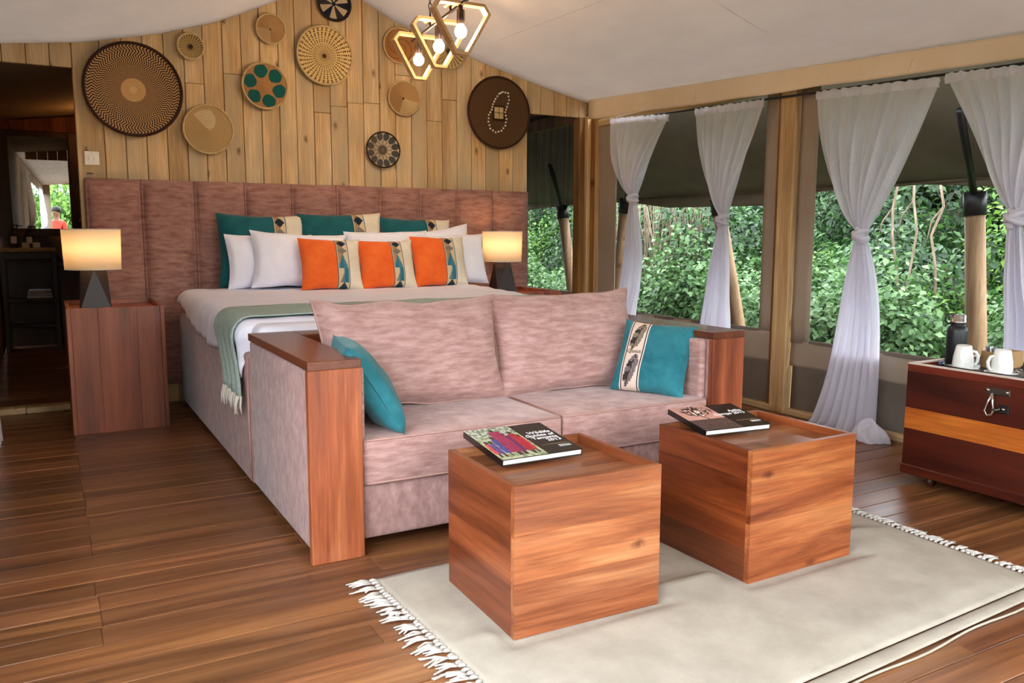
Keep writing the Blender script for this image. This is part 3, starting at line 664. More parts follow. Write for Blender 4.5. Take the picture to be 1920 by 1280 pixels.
# ------------------------------------------------------------------ bedside cabinets and lamps
def nightstand(x0, y0, w, d, h, label, group):
    t = thing('bedside_cabinet', label, 'cabinet', (x0, y0, 0), 0, group)
    MB().box(0, .022, 0, d, 0, h, .002).build('side_panel', MT['night'], t, local=True); MB().box(w-.022, w, 0, d, 0, h, .002).build('side_panel', MT['night'], t, local=True)
    fp_ = part_empty('front_panel', t)
    for i, (a, b, c) in enumerate(((.0225, .15, .92), (.15, .34, 1.12), (.34, w-.0225, .88))): tint(MB().box(a, b, .002, .022, 0, h-.002, .0012).build('board', MT['night'], fp_, local=True), c)
    MB().box(.022, w-.022, d-.022, d, 0, h, .002).build('back_panel', MT['night'], t, local=True)
    MB().box(.022, w-.022, .022, d-.022, h-.045, h-.025, .001).build('tray_top', MT['night'], t, local=True)
    return t
nightstand(.065, 4.93, .482, .60, .687, 'tall reddish hardwood bedside cabinet left of the bed, whole front in view', 'bedside cabinets')
nightstand(2.68, 4.93, .482, .60, .687, 'hardwood bedside cabinet right of the bed, only its top edge showing', 'bedside cabinets')
def lamp(x, y, z, label):
    t = thing('table_lamp', label, 'lamp', (x, y, z), 0, 'bedside table lamps')
    mb = MB(); a, b, h = .078, .052, .225
    B = [(-a, -a, 0), (a, -a, 0), (a, a, 0), (-a, a, 0)]; r2 = b*1.25
    T = [(0, -r2, h), (r2, 0, h), (0, r2, h), (-r2, 0, h)]
    V = B+T; F = [(3, 2, 1, 0), (4, 5, 6, 7)]
    for i in range(4): j = (i+1) % 4; F += [(i, j, 4+i), (j, 4+j, 4+i)]
    MB().add(V, F).build('faceted_base', MT['lampbase'], t, local=True, fix=True)
    MB().tube([(0, 0, h), (0, 0, h+.10)], .008, 8).build('stem', MT['blackm'], t, True, True)
    sh = MB().lathe([(.139, h-.005), (.146, h+.213)], 48); s_ = sh.build('lamp_shade', MT['shade'], t, True, True, solid=.002)
    for r_, zz in ((.139, h-.003), (.146, h+.212)):
        MB().tube([(r_*math.cos(k*PI/24), r_*math.sin(k*PI/24), zz) for k in range(49)], .0028, 6).build('shade_ring', MT['plastic'], s_, True, True)
    MB().lathe([(0, h+.085), (.012, h+.085), (.026, h+.11), (.026, h+.135), (.012, h+.155), (0, h+.158)], 16).build('bulb', MT['bulbshade'], t, True, True)
    return t
lamp(.213, 5.07, .665, 'lit drum shade table lamp on the left bedside cabinet')
lamp(2.905, 5.33, .665, 'lit drum shade table lamp on the right bedside cabinet, beside the pillows')

# ------------------------------------------------------------------ two wooden cube tables
def cube_table(x, y, rot, label, fb, lb, seed):
    w, d, h = .478, .432, .42
    t = thing('cube_table', label, 'table', (x, y, 0.006), rot, 'wooden cube tables')
    def panel(nm, boards, fn, mat):
        e = part_empty(nm, t)
        for a, b, c in boards: tint(fn(h*(1-b), h*(1-a)).build('board', mat, e, local=True), c)
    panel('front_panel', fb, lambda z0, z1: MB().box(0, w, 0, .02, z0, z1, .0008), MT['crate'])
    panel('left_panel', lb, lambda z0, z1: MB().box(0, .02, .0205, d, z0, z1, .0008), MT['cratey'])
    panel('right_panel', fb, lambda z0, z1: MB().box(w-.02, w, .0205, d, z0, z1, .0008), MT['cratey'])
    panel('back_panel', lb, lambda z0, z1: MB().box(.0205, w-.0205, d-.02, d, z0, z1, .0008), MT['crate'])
    e = part_empty('tray_top', t)
    for a, b, c in ((.0205, .16, .72), (.16, .29, .86), (.29, d-.0205, .66)): tint(MB().box(.0205, w-.0205, a, b, h-.05, h-.026, .0008).build('board', MT['crate'], e, local=True), c)
    return t
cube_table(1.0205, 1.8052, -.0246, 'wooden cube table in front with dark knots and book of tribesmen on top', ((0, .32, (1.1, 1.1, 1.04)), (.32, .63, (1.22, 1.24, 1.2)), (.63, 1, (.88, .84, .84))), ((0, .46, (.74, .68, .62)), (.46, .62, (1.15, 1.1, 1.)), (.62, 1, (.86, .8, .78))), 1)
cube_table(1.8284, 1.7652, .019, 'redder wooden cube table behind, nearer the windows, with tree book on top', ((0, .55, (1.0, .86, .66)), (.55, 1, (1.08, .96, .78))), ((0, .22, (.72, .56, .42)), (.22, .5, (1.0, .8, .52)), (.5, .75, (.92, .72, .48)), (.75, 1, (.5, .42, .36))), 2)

def pic_people(s, t):
    g = S(176, 180, 150) if nz(s*14, t*14, 2) > -.1 else S(120, 140, 96)
    if t > .72: g = S(190, 196, 186) if nz(s*20, t*20, 1) > 0 else S(100, 116, 86)
    for cx, w_, top, c in ((.18, .07, .5, S(86, 60, 130)), (.32, .06, .62, S(60, 64, 140)), (.5, .15, .85, S(150, 24, 78)), (.62, .12, .7, S(96, 30, 90)), (.8, .09, .74, S(170, 20, 46)), (.9, .06, .6, S(190, 30, 50)), (.08, .05, .5, S(200, 70, 60))):
        if .18 < t < top and abs(s-cx-.08*(t-.4)) < w_*(1-.4*abs(t-.45)): return c if nz(s*40, t*20, 5) > -.25 else tuple(q*.5 for q in c)
        if (s-cx-.03)**2+((t-top-.04)*.8)**2 < .0018: return S(44, 28, 24)
        if .08 < t <= .18 and abs(s-cx) < w_*.4: return S(50, 36, 34)
    return g
def pic_tree(s, t):
    sky = tuple(lerp(a, b, t) for a, b in zip(S(226, 170, 150), S(198, 150, 140)))
    if t < .42: return S(66, 50, 48) if nz(s*18, t*60, 3) > -.1 else S(112, 86, 80)
    if abs(s-.55-.1*math.sin(t*7)) < .022: return S(40, 26, 24)
    q = (s-.55)**2/.16+(t-.78)**2/.05
    if q < 1 and nz(s*16, t*16, 7) > .02: return S(48, 32, 28)
    if (s-.5)**2+(t-.7)**2 < .02: return S(248, 226, 206)
    return sky
def book(label, p_fl, p_fr, p_bl, picf, lines, loc):
    fl, fr_, bl_ = map(Vector, (p_fl, p_fr, p_bl))
    X = (fr_-fl); w = X.length; X.normalize(); Y = (bl_-fl); Y = (Y-X*Y.dot(X)); d = Y.length; Y.normalize(); Z = X.cross(Y)
    M4 = Matrix((X, Y, Z)).transposed().to_4x4(); M4.translation = fl
    t = bpy.data.objects.new('book', None); COL.objects.link(t); t.matrix_world = M4; tag(t, label, 'book', 'picture books on the cube tables'); ROOT[t.name] = M4
    th_ = .02
    MB().box(0, w, 0, d, -.0025, 0, .0008).build('front_cover', MT['bookblack'], t, local=True); MB().box(0, w, 0, d, -th_, -th_+.0025, .0008).build('back_cover', MT['bookblack'], t, local=True)
    MB().box(.004, w-.003, .004, d-.004, -th_+.0025, -.0025, .0008).build('pages', MT['paper'], t, local=True)
    MB().box(-.001, .003, 0, d, -th_, 0, .0008).build('spine', MT['bookblack'], t, local=True)
    MB().grid(lambda u, v: (u*w*.56, v*d, .0006), 56, 56, colfn=picf).build('cover_picture', MT['bookpic'], t, local=True)
    text('title_lettering', lines, .026, MT['ink'], t, Matrix.Translation((w*.95, d*.64, .0008)), 'RIGHT')
    MB().box(w*.62, w*.95, d*.26, d*.264, .0003, .0012, .0003).build('rule', MT['card'], t, local=True)
    for k in range(2): MB().box(w*.80, w*.95, d*(.20-.035*k), d*(.208-.035*k), .0003, .0012, .0003).build('subtitle_line', MT['ink'], t, local=True)
    return t
book('book with picture of people in red and purple robes and white title', (1.108, 2.030, .432), (1.386, 2.029, .432), (1.116, 2.288, .462), pic_people, 'Wildlife\nGuides of\nTanzania\n2013', 0)
book('book with picture of a bare tree at dusk and white title', (1.875, 2.023, .432), (2.146, 1.994, .432), (1.898, 2.246, .462), pic_tree, 'Asilia\nCamps 2013', 0)

# ------------------------------------------------------------------ rug
rg = thing('rug', 'cream flat woven rug with white knotted fringe under the cube tables', 'rug', (1.77, 1.8, 0))
RX0, RX1 = .845, 2.69
def rugp(u, v):
    x = lerp(RX0+.01*math.sin(v*5), RX1-.03*(1-v), u); yf = lerp(1.255, 1.345, u); y = lerp(yf, 2.362, v)
    c = 1.885+.03*nz(x*2, 0, 4)+.03*(x-1.7)
    rid = .010*math.exp(-((y-c)/.045)**2)+.010*smooth(c+.012, c-.012, y)
    z = .0035+rid+.007*(nz(x*2.4, y*4, 1)+.3)+.002*nz(x*7, y*9, 2)
    k = min(1, min(u, 1-u, v)*14)
    for bx0, bx1, by0, by1 in ((1.01, 1.52, 1.78, 2.25), (1.81, 2.32, 1.75, 2.22)): k *= smooth(0, .05, max(bx0-x, x-bx1, by0-y, y-by1))
    under = smooth(.0, .05, 1)
    return (x, y, .0035+max(0, z-.0035)*k)
MB().grid(rugp, 90, 56).build('woven_field', MT['rug'], rg, smooth=True, solid=.004)
MB().grid(lambda u, v: (lerp(RX0, RX1-.02, u), lerp(1.255, 1.345, u)-.008-.055*v*(1-.25*u), .0045+.004*math.sin(v*PI)), 60, 6).build('folded_hem', MT['rug'], rg, smooth=True, solid=.003)
MB().tube([(lerp(RX0, RX1-.02, i/30), lerp(1.255, 1.345, i/30)-.078-.006*math.sin(i*.8)+.012*i/30, .004) for i in range(31)], .0035, 6).build('selvage', MT['rug'], rg, smooth=True)
variants = []
for k in range(5):
    rr = random.Random(40+k); mb = MB()
    mb.tube([(0, 0, .005), (.012, 0, .007), (.02, 0, .006)], [.0045, .0065, .004], 6)
    for q in range(4):
        a = rr.uniform(-.5, .5); L = rr.uniform(.04, .075)
        mb.tube([(.018, 0, .005), (.018+L*.5, a*.018+rr.uniform(-.006, .006), .008), (.018+L, a*.034, .003)], [.003, .0028, .002], 5)
    me = mb.build('tassel', MT['rugfringe'], smooth=True); variants.append(me.data); bpy.data.objects.remove(me)
for side in (0, 1):
    n_ = 52
    for k in range(n_):
        rr = random.Random(900+k+side*99); v = (k+.5)/n_; p = rugp(side, v)
        o = bpy.data.objects.new('tassel', variants[rr.randrange(5)]); COL.objects.link(o); o.parent = rg
        o.location = (p[0]-1.77, p[1]-1.8, 0); o.rotation_euler = (0, 0, (0 if side else PI)+rr.uniform(-.45, .45)); s_ = rr.uniform(.8, 1.15)*(.75 if side else 1.); o.scale = (s_, 1, 1)

# ------------------------------------------------------------------ chest with tea things
CX, CY0, CY1, CZ = 3.232, .95, 2.247, .533
ch = thing('storage_chest', 'dark mahogany chest with orange stripe and iron latch under the windows', 'chest', (CX, 1.6, 0))
DEP = .50
for (z0, z1, m, t_) in ((.062, .245, 'chest', .95), (.245, .337, 'chest_stripe', 1.), (.337, .495, 'chest', .8), (.495, CZ-.006, 'chest', (1.9, 2.0, 1.9))):
    tint(MB().box(CX, CX+.022, CY0, CY1, z0, z1, .0015).build('front_board', MT[m], ch), t_)
    tint(MB().box(CX+.022, CX+DEP, CY1-.022, CY1, z0, z1, .0015).build('side_board', MT[m], ch), t_)
    tint(MB().box(CX+.022, CX+DEP, CY0, CY0+.022, z0, z1, .0015).build('side_board', MT[m], ch), t_)
    tint(MB().box(CX+DEP-.022, CX+DEP, CY0+.022, CY1-.022, z0, z1, .0015).build('back_board', MT[m], ch), t_)
MB().box(CX+.022, CX+DEP-.022, CY0+.022, CY1-.022, .485, .5045, .001).build('recessed_top', MT['chest'], ch)
for q in ((CX, CX+.022, CY0, CY1), (CX+.022, CX+DEP, CY1-.022, CY1), (CX+DEP-.022, CX+DEP, CY0, CY1-.022), (CX+.022, CX+DEP-.022, CY0, CY0+.022)): MB().box(q[0]+.001, q[1]-.001, q[2]+.001, q[3]-.001, CZ-.007, CZ, .001).build('rim_edge', MT['edge'], ch)
tint(MB().box(CX-.006, CX+DEP+.004, CY0-.004, CY1+.006, .045, .085, .004).build('plinth', MT['chest'], ch), .8)
for x in (CX+.05, CX+DEP-.06):
    for y in (CY0+.1, CY1-.11):
        MB().lathe([(0, -.012), (.022, -.012), (.0245, 0), (.022, .012), (0, .012)], 14).build('castor', MT['darkwood'], ch, True, True)
        c = bpy.data.objects[[o.name for o in bpy.data.objects if o.name.startswith('castor')][-1]]; c.location = (x-CX, y-1.6, .0245); c.rotation_euler = (R(90), 0, 0)
la = part_empty('latch', ch)
MB().box(CX-.008, CX, 1.80, 1.895, .455, .482, .003).build('hasp_plate', MT['iron'], la); MB().box(CX-.008, CX, 1.80, 1.84, .385, .42, .003).build('staple_plate', MT['blackm'], la)
MB().tube([(CX-.012, 1.865, .462), (CX-.02, 1.878, .42), (CX-.02, 1.888, .39), (CX-.02, 1.876, .372), (CX-.02, 1.858, .376), (CX-.02, 1.852, .395), (CX-.02, 1.858, .43), (CX-.012, 1.862, .462)], .0045, 8).build('hasp_loop', MT['steel'], la, smooth=True)
for y, z in ((1.81, .47), (1.885, .47), (1.82, .402)): MB().lathe([(0, -.004), (.007, -.002), (.007, .006), (0, .008)], 10, (CX-.008, y, z)).build('rivet', MT['steel'], la, smooth=True)
MB().tube([(CX-.014, 1.80+.03, .405), (CX-.022, 1.845, .398), (CX-.022, 1.86, .40)], .006, 8).build('staple', MT['iron'], la, smooth=True)
TZ = .505
ty = thing('serving_tray', 'black oval serving tray on top of the mahogany chest', 'tray', (3.50, 1.98, TZ))
mb = MB(); n = 40
def oval(rx, ry, z): return [(rx*math.copysign(abs(math.cos(2*PI*k/n))**.6, math.cos(2*PI*k/n)), ry*math.copysign(abs(math.sin(2*PI*k/n))**.6, math.sin(2*PI*k/n)), z) for k in range(n)]
V = [(0, 0, .004)]+oval(.155, .19, .004)+oval(.18, .215, .022)+oval(.186, .221, .022)+oval(.165, .2, 0)+[(0, 0, 0)]
F = [(0, 1+k, 1+(k+1) % n) for k in range(n)]
for r_ in range(3): F += [(1+r_*n+k, 1+(r_+1)*n+k, 1+(r_+1)*n+(k+1) % n, 1+r_*n+(k+1) % n) for k in range(n)]
F += [(1+4*n, 1+3*n+(k+1) % n, 1+3*n+k) for k in range(n)]
mb.add(V, F); mb.build('tray_dish', MT['black'], ty, True, True)
for sg in (1, -1): MB().tube([(-.05, sg*.215, .02), (-.03, sg*.235, .035), (.03, sg*.235, .035), (.05, sg*.215, .02)], .005, 8).build('handle', MT['black'], ty, True, True)
TT = TZ+.0045
fk = thing('vacuum_flask', 'tall matte black flask with steel cap on the tea tray', 'flask', (3.462, 2.178, TT))
MB().lathe([(0, 0), (.04, 0), (.0425, .004), (.0425, .155), (.040, .168), (.033, .177), (.031, .18), (.031, .19), (0, .19)], 32).build('flask_body', MT['black'], fk, True, True)
MB().lathe([(.028, .19), (.033, .192), (.033, .197), (.031, .199), (.031, .222), (.028, .226), (0, .227)], 32).build('cap', MT['steel'], fk, True, True)
MB().tube([(-.028, .012, .19), (-.042, .02, .187), (-.052, .026, .2), (-.05, .025, .22), (-.038, .018, .229), (-.018, .006, .229)], .005, 8).build('carry_loop', MT['black'], fk, True, True)
def mug(x, y, label, ang):
    s_ = tag(MB().lathe([(0, 0), (.035, 0), (.062, .009), (.064, .011), (.062, .013), (.035, .004), (0, .004)], 32).build('saucer', MT['white'], None, True), 'white saucer under '+label[0], 'saucer', 'tea saucers'); s_.location = (x, y, TT)
    t = thing('mug', label[1], 'mug', (x, y, TT+.0045), (0, 0, ang), 'upturned white mugs')
    MB().lathe([(.038, 0), (.0405, .001), (.042, .02), (.0395, .05), (.034, .08), (.0305, .096), (.027, .1), (.0255, .097), (0, .097)], 32).build('mug_body', MT['white'], t, True, True)
    MB().tube([(.036, 0, .074), (.052, 0, .07), (.062, 0, .05), (.06, 0, .03), (.05, 0, .016), (.039, 0, .018)], [.006, .006, .007, .007, .006, .006], 8).build('handle', MT['white'], t, True, True)
mug(3.40, 2.105, ('the mug beside the flask', 'upturned white mug beside the black flask, handle towards the other mug'), R(-32))
mug(3.41, 1.945, ('the mug in front of the card box', 'upturned white mug in front of the brown card box, handle towards the flask'), R(155))
bx = thing('sachet_box', 'small open brown card box of tea sachets behind the mugs', 'box', (3.60, 2.055, TT), R(-8))
for q in ((-.08, .08, -.04, -.037), (-.08, .08, .037, .04), (-.08, -.077, -.037, .037), (.077, .08, -.037, .037)): MB().box(*q, 0, .072, .0008).build('card_wall', MT['card'], bx, local=True)
MB().box(-.077, .077, -.037, .037, 0, .003, .0005).build('card_base', MT['card'], bx, local=True)
for k in range(3):
    o = MB().box(-.03, .03, -.002, .002, 0, .085, .001).build('tea_sachet', MT['navy'] if k != 1 else MT['plastic']); o.location = (3.565+.014*k, 2.085-.012*k, TT+.005); o.rotation_euler = (R(-12), R(10-8*k), R(20)); tag(o, ['blue tea sachet nearest the flask in the card box', 'pale tea sachet between two blue ones in the card box', 'blue tea sachet farther from the flask in the card box'][k], 'sachet', 'tea sachets')
ck = thing('wrapped_biscuit', 'small dark wrapped biscuit on the saucer by the right mug', 'biscuit', (3.455, 1.90, TT+.012), R(30))
rbox(-.022, .022, -.012, .012, 0, .012, .004, 2).build('wrapper', plain('dark_foil', (66, 40, 30), .35, .5), ck, smooth=True, local=True)
for sg in (-1, 1): MB().add([(sg*.021, -.003, .004), (sg*.021, .003, .008), (sg*.036, .012, .01), (sg*.036, -.012, .003)], [(0, 1, 2, 3)]).build('twist', MT['plastic'], ck, local=True, solid=.001)
wf_ = tag(rbox(3.40, 3.44, 2.095+.105, 2.222, TT, TT+.02, .007, 2).build('sugar_sachet', MT['navy'], None, True), 'small grey blue sugar sachet lying beside the flask base', 'sachet')

# ------------------------------------------------------------------ woven baskets on the wall
def basket(name, label, x, z, r, colfn, depth=.035, coils=12, segs=96, rim='basketrimp', rimr=.006, sq=1.):
    t = thing(name, label, 'basket', (x, YW, z), 0, 'woven wall baskets')
    n_ = coils*4 if coils < 40 else coils*2
    def f(u, v):
        a = 2*PI*u; rr = r*v
        y = -depth*(.45+.55*v**2)-.004*math.sin(v*coils*2*PI)**2*(1 if coils < 40 else .3)
        return (rr*math.cos(a), y+.001, rr*math.sin(a)*sq)
    mb = MB().grid(f, segs, n_, colfn=lambda u, v: colfn(v, u*2*PI))
    mb.grid(lambda u, v: (r*.99*math.cos(2*PI*u)*lerp(1, .7, v), lerp(-depth, -.001, v), r*.99*math.sin(2*PI*u)*lerp(1, .7, v)), segs, 2, colfn=lambda u, v: S(120, 90, 58))
    mb.build('woven_disc', MT['basket'], t, True, True)
    MB().tube([(r*math.cos(k*PI/32), -depth-.001, r*math.sin(k*PI/32)*sq) for k in range(65)], rimr, 8, caps=False).build('rim', MT[rim], t, True, True)
    return t
A1, A2, A3 = S(196, 162, 110), S(176, 138, 88), S(142, 100, 60)
def coilcol(base, dark, coils):
    return lambda v, a: dark if (v*coils) % 1 > .72 else base
def herring(v, a):
    if v < .26: return S(190, 150, 100) if v > .08 else S(204, 166, 118)
    tri = abs(((v-.26)*5.2) % 1-.5)*2
    s = math.sin(a*84+tri*7.5)
    return S(186, 146, 98) if s > .15 else S(58, 34, 24)
b1 = basket('wall_basket', 'very large brown zigzag woven basket with pale centre, left on wall', .516, 1.947, .272, herring, .045, 45, 760, 'basketrim', .009)
def spiralcol(v, a):
    d = ((a/(2*PI)) % 1)
    if (v*15) % 1 > .74: return S(104, 72, 40)
    return S(222, 196, 152) if (.05+.28*v) < ((d+.05) % 1) < .42 and v < .82 and v > .05 else A1
basket('wall_basket', 'cream and tan spiral coiled basket hung low right of the big zigzag one', .939, 1.738, .15, spiralcol, .04, 15, 96, 'basketrimp')
def check(n, tw, dark, light, coils, c0=.16):
    def f(v, a):
        if v < c0: return dark
        k = math.floor(v*coils); s = math.sin(a*n+v*tw)
        if (v*coils) % 1 > .66: return light if v > c0+.12 else tuple(lerp(p, q, .4) for p, q in zip(dark, light))
        return dark if s > .35 else light
    return f
basket('wall_basket', 'small dark checked basket just under the ceiling, above the spiral basket', .856, 2.239, .078, check(26, 3., S(60, 48, 36), S(186, 156, 104), 9, .2), .03, 9, 208)
def tanq(a0, a1, coils):
    def f(v, a):
        if v < .06: return S(70, 44, 26)
        if (v*coils) % 1 > .74: return S(98, 62, 34)
        return S(214, 184, 138) if a0 < (a % (2*PI)) < a1 and v < .92 else S(190, 148, 98)
    return f
basket('wall_basket', 'plain tan coiled basket hung above the teal flower basket', 1.354, 2.402, .093, tanq(3.1, 4.7, 13), .03, 13)
def tealflower(v, a):
    k = (a-.25) % (2*PI/6)/(2*PI/6); sect = abs(k-.5)*2
    if (v*13) % 1 > .74: return S(110, 70, 38) if not (.36 < v < .93 and sect < .88*math.sin(PI*(v-.32)/.64)**.6) else S(6, 60, 58)
    if .36 < v < .93 and sect < .88*math.sin(PI*(v-.32)/.64)**.6: return S(8, 92, 88)
    return S(178, 132, 82)
basket('wall_basket', 'teal flower patterned coiled basket on brown ground', 1.303, 2.038, .145, tealflower, .04, 13, 144, 'basketrimp')
basket('wall_basket', 'large cream basket with brown radiating dashes, high on the wall', 1.707, 2.27, .188, check(36, 5., S(84, 54, 28), S(214, 184, 126), 13, .09), .04, 15, 272, 'basketrimp', .008)
def navyw(v, a):
    if v > .86 or v < .12: return S(18, 26, 46)
    k = int(((a+.35) % (2*PI))/(2*PI/12))
    if k % 2 == 0: return S(20, 28, 50) if k % 4 == 0 else S(52, 46, 46)
    return S(206, 186, 152) if (v*10) % 1 < .75 else S(150, 128, 98)
basket('wall_basket', 'navy and cream wheel patterned basket cut by the top of the picture', 1.782, 2.617, .114, navyw, .03, 10, 144, 'basketrim')
def swirl(v, a):
    s = math.sin(a*2+v*9)
    return S(70, 42, 26) if abs(s) < .12 else (S(176, 122, 72) if (v*14) % 1 < .72 else S(140, 92, 52))
basket('wall_basket', 'brown basket with dark swirl lines partly behind the pendant light', 2.249, 2.395, .12, swirl, .03, 14, 144, 'basketrimp')
basket('wall_basket', 'small checked straw basket showing below the pendant frames, beside the ceiling', 2.633, 2.402, .122, check(24, 4., S(84, 66, 44), S(206, 178, 126), 10), .03, 10, 192)
basket('wall_basket', 'plain tan coiled basket with pale wedge, below the pendant light', 2.275, 2.038, .117, tanq(4.4, 6.1, 13), .03, 13)
def dwfl(v, a):
    G, Wt = S(72, 76, 74), S(206, 184, 152)
    if (v*12) % 1 > .78: return S(96, 82, 66)
    if v < .3: return S(120, 104, 82) if v > .2 or v < .1 else S(84, 74, 62)
    k = (a % (2*PI/12))/(2*PI/12); sect = abs(k-.5)*2
    if v > .55: return G if sect < .95*math.sin(PI*min(1, (v-.5)/.5))**.6 else Wt
    return Wt if sect < .8 else S(110, 104, 94)
basket('wall_basket', 'grey and cream flower patterned basket, lowest on the wall above the headboard', 2.113, 1.672, .122, dwfl, .03, 12, 240, 'basketrim', .005)
def brownc(v, a): return S(96, 68, 44) if (v*22) % 1 < .6 else S(80, 54, 34)
b12 = basket('wall_basket', 'large dark brown basket with looped white bead string and square centre', 3.033, 1.99, .26, brownc, .045, 22, 96, 'basketrim', .009)
mb = MB(); mb.box(-.05, .05, -.04, -.026, -.055, .055, .004); mb.build('centre_border', MT['basketrim'], b12, local=True)
MB().box(-.038, .038, -.045, -.036, -.042, .042, .003).build('centre_patch', MT['basketrimp'], b12, local=True)
for q in ((-.038, .038, -.002, .002), (-.002, .002, -.042, .042)): MB().box(q[0], q[1], -.0465, -.044, q[2], q[3], .0005).build('patch_line', MT['basketrim'], b12, local=True)
ctr = [(.03, .155), (.075, .15), (.085, .10), (.07, .05), (.055, .01), (.065, -.04), (.055, -.09), (.02, -.13), (-.03, -.145), (-.075, -.12), (-.09, -.07), (-.085, -.02), (-.06, .02), (-.05, .06), (-.03, .10), (0, .14)]
mbd = MB(); sph = [(.0, -.008), (.0065, -.005), (.0085, 0), (.0065, .005), (0, .008)]
for i in range(len(ctr)):
    p, q = ctr[i], ctr[(i+1) % len(ctr)]
    L = math.hypot(q[0]-p[0], q[1]-p[1]); m_ = max(2, int(L/.021))
    for j in range(m_): mbd.lathe(sph, 8, (lerp(p[0], q[0], j/m_), -.038-.022*((lerp(p[0], q[0], j/m_)**2+lerp(p[1], q[1], j/m_)**2)/.26**2), lerp(p[1], q[1], j/m_)))
tag(mbd.build('bead_string', plain('white_beads', (216, 206, 186), .4, .4), b12, True, True), kind='stuff')
sw = thing('light_switch', 'white double light switch plate at the doorway edge above headboard', 'switch', (.267, YW, 1.53))
rbox(-.04, .04, -.011, .0, -.041, .041, .004, 2).build('plate', MT['plastic'], sw, local=True, smooth=False)
for x in (-.014, .014): MB().box(x-.006, x+.006, -.015, -.010, -.011, .011, .002).build('rocker', MT['plastic'], sw, local=True)
tag(MB().box(.235, .27, YW-.004, YW-.0, 1.437, 1.443, .001).build('wall_slot', MT['blackm']), 'tiny dark slot in the board under the switch', 'slot')

# ------------------------------------------------------------------ pendant light
pn = thing('pendant_light', 'three-bulb pendant with nested pale wooden hexagon frames and dark bar', 'lamp', (1.94, 4.28, 2.23))
BP = [(1.978, 4.661), (1.938, 4.283), (1.897, 3.922)]
MB().tube([(1.992, 4.79, 2.232), (1.886, 3.82, 2.232)], .0085, 8).build('crossbar', MT['lampbase'], pn, smooth=True)
for x, y in BP:
    e = part_empty('lantern', pn)
    hx_ = [(-.128, 2.244), (.128, 2.244), (.162, 2.196), (.036, 1.985), (-.036, 1.985), (-.162, 2.196)]
    inn = []
    cx_, cz_ = 0, 2.13
    n = 6; mbf = MB(); V = []
    for k in range(n):
        a, b, c = Vector((*hx_[k-1],)), Vector((*hx_[k],)), Vector((*hx_[(k+1) % n],))
        d1 = (b-a).normalized(); d2 = (c-b).normalized(); n1 = Vector((-d1.y, d1.x)); n2 = Vector((-d2.y, d2.x))
        bis = (n1+n2); bis = bis/(bis.dot(n1)); cc = Vector((cx_, cz_)); th_ = .015
        if (b+bis*th_-cc).length > (b-cc).length: bis = -bis
        q = b+bis*th_
        for P_, yy in ((b, -.024), (q, -.024), (q, .024), (b, .024)): V.append((x+P_.x, y+yy, P_.y))
    F = []
    for k in range(n):
        i, j = k*4, ((k+1) % n)*4
        for m_ in range(4): F.append((i+m_, i+(m_+1) % 4, j+(m_+1) % 4, j+m_))
    mbf.add(V, F).build('wood_frame', MT['frame'], e, fix=True)
    MB().lathe([(0, .0), (.012, 0), (.012, -.02), (.021, -.024), (.021, -.092), (.017, -.096), (0, -.096)][::-1], 16, (x, y, 2.228)).build('socket', MT['lampbase'], e, smooth=True)
    MB().lathe([(0, -.034), (.014, -.031), (.026, -.02), (.031, -.004), (.030, .008), (.022, .022), (.014, .032), (.012, .04), (0, .04)], 20, (x, y, 2.10)).build('bulb', MT['bulb'], e, smooth=True)
for y in (4.44, 4.09):
    x = 1.94+(y-4.28)*.107
    MB().lathe([(0, 0), (.038, 0), (.038, .006), (0, .006)], 24, (x, y, 2.262)).build('washer', MT['frame'], pn); MB().tube([(x, y, 2.24), (x, y, 2.30)], .006, 8).build('hook_stem', MT['blackm'], pn, smooth=True)
    mbc = MB(); z = 2.30; k = 0
    zt = roof(x, y)-.004
    while z < zt:
        pts = [(x+(.009*math.cos(a) if k % 2 else 0), y+(0 if k % 2 else .009*math.cos(a)), z+.018+.019*math.sin(a)) for a in np.linspace(0, 2*PI, 11)]
        mbc.tube(pts, .0026, 5, caps=False); z += .031; k += 1
    tag(mbc.build('chain', MT['blackm'], pn, smooth=True), kind='stuff')

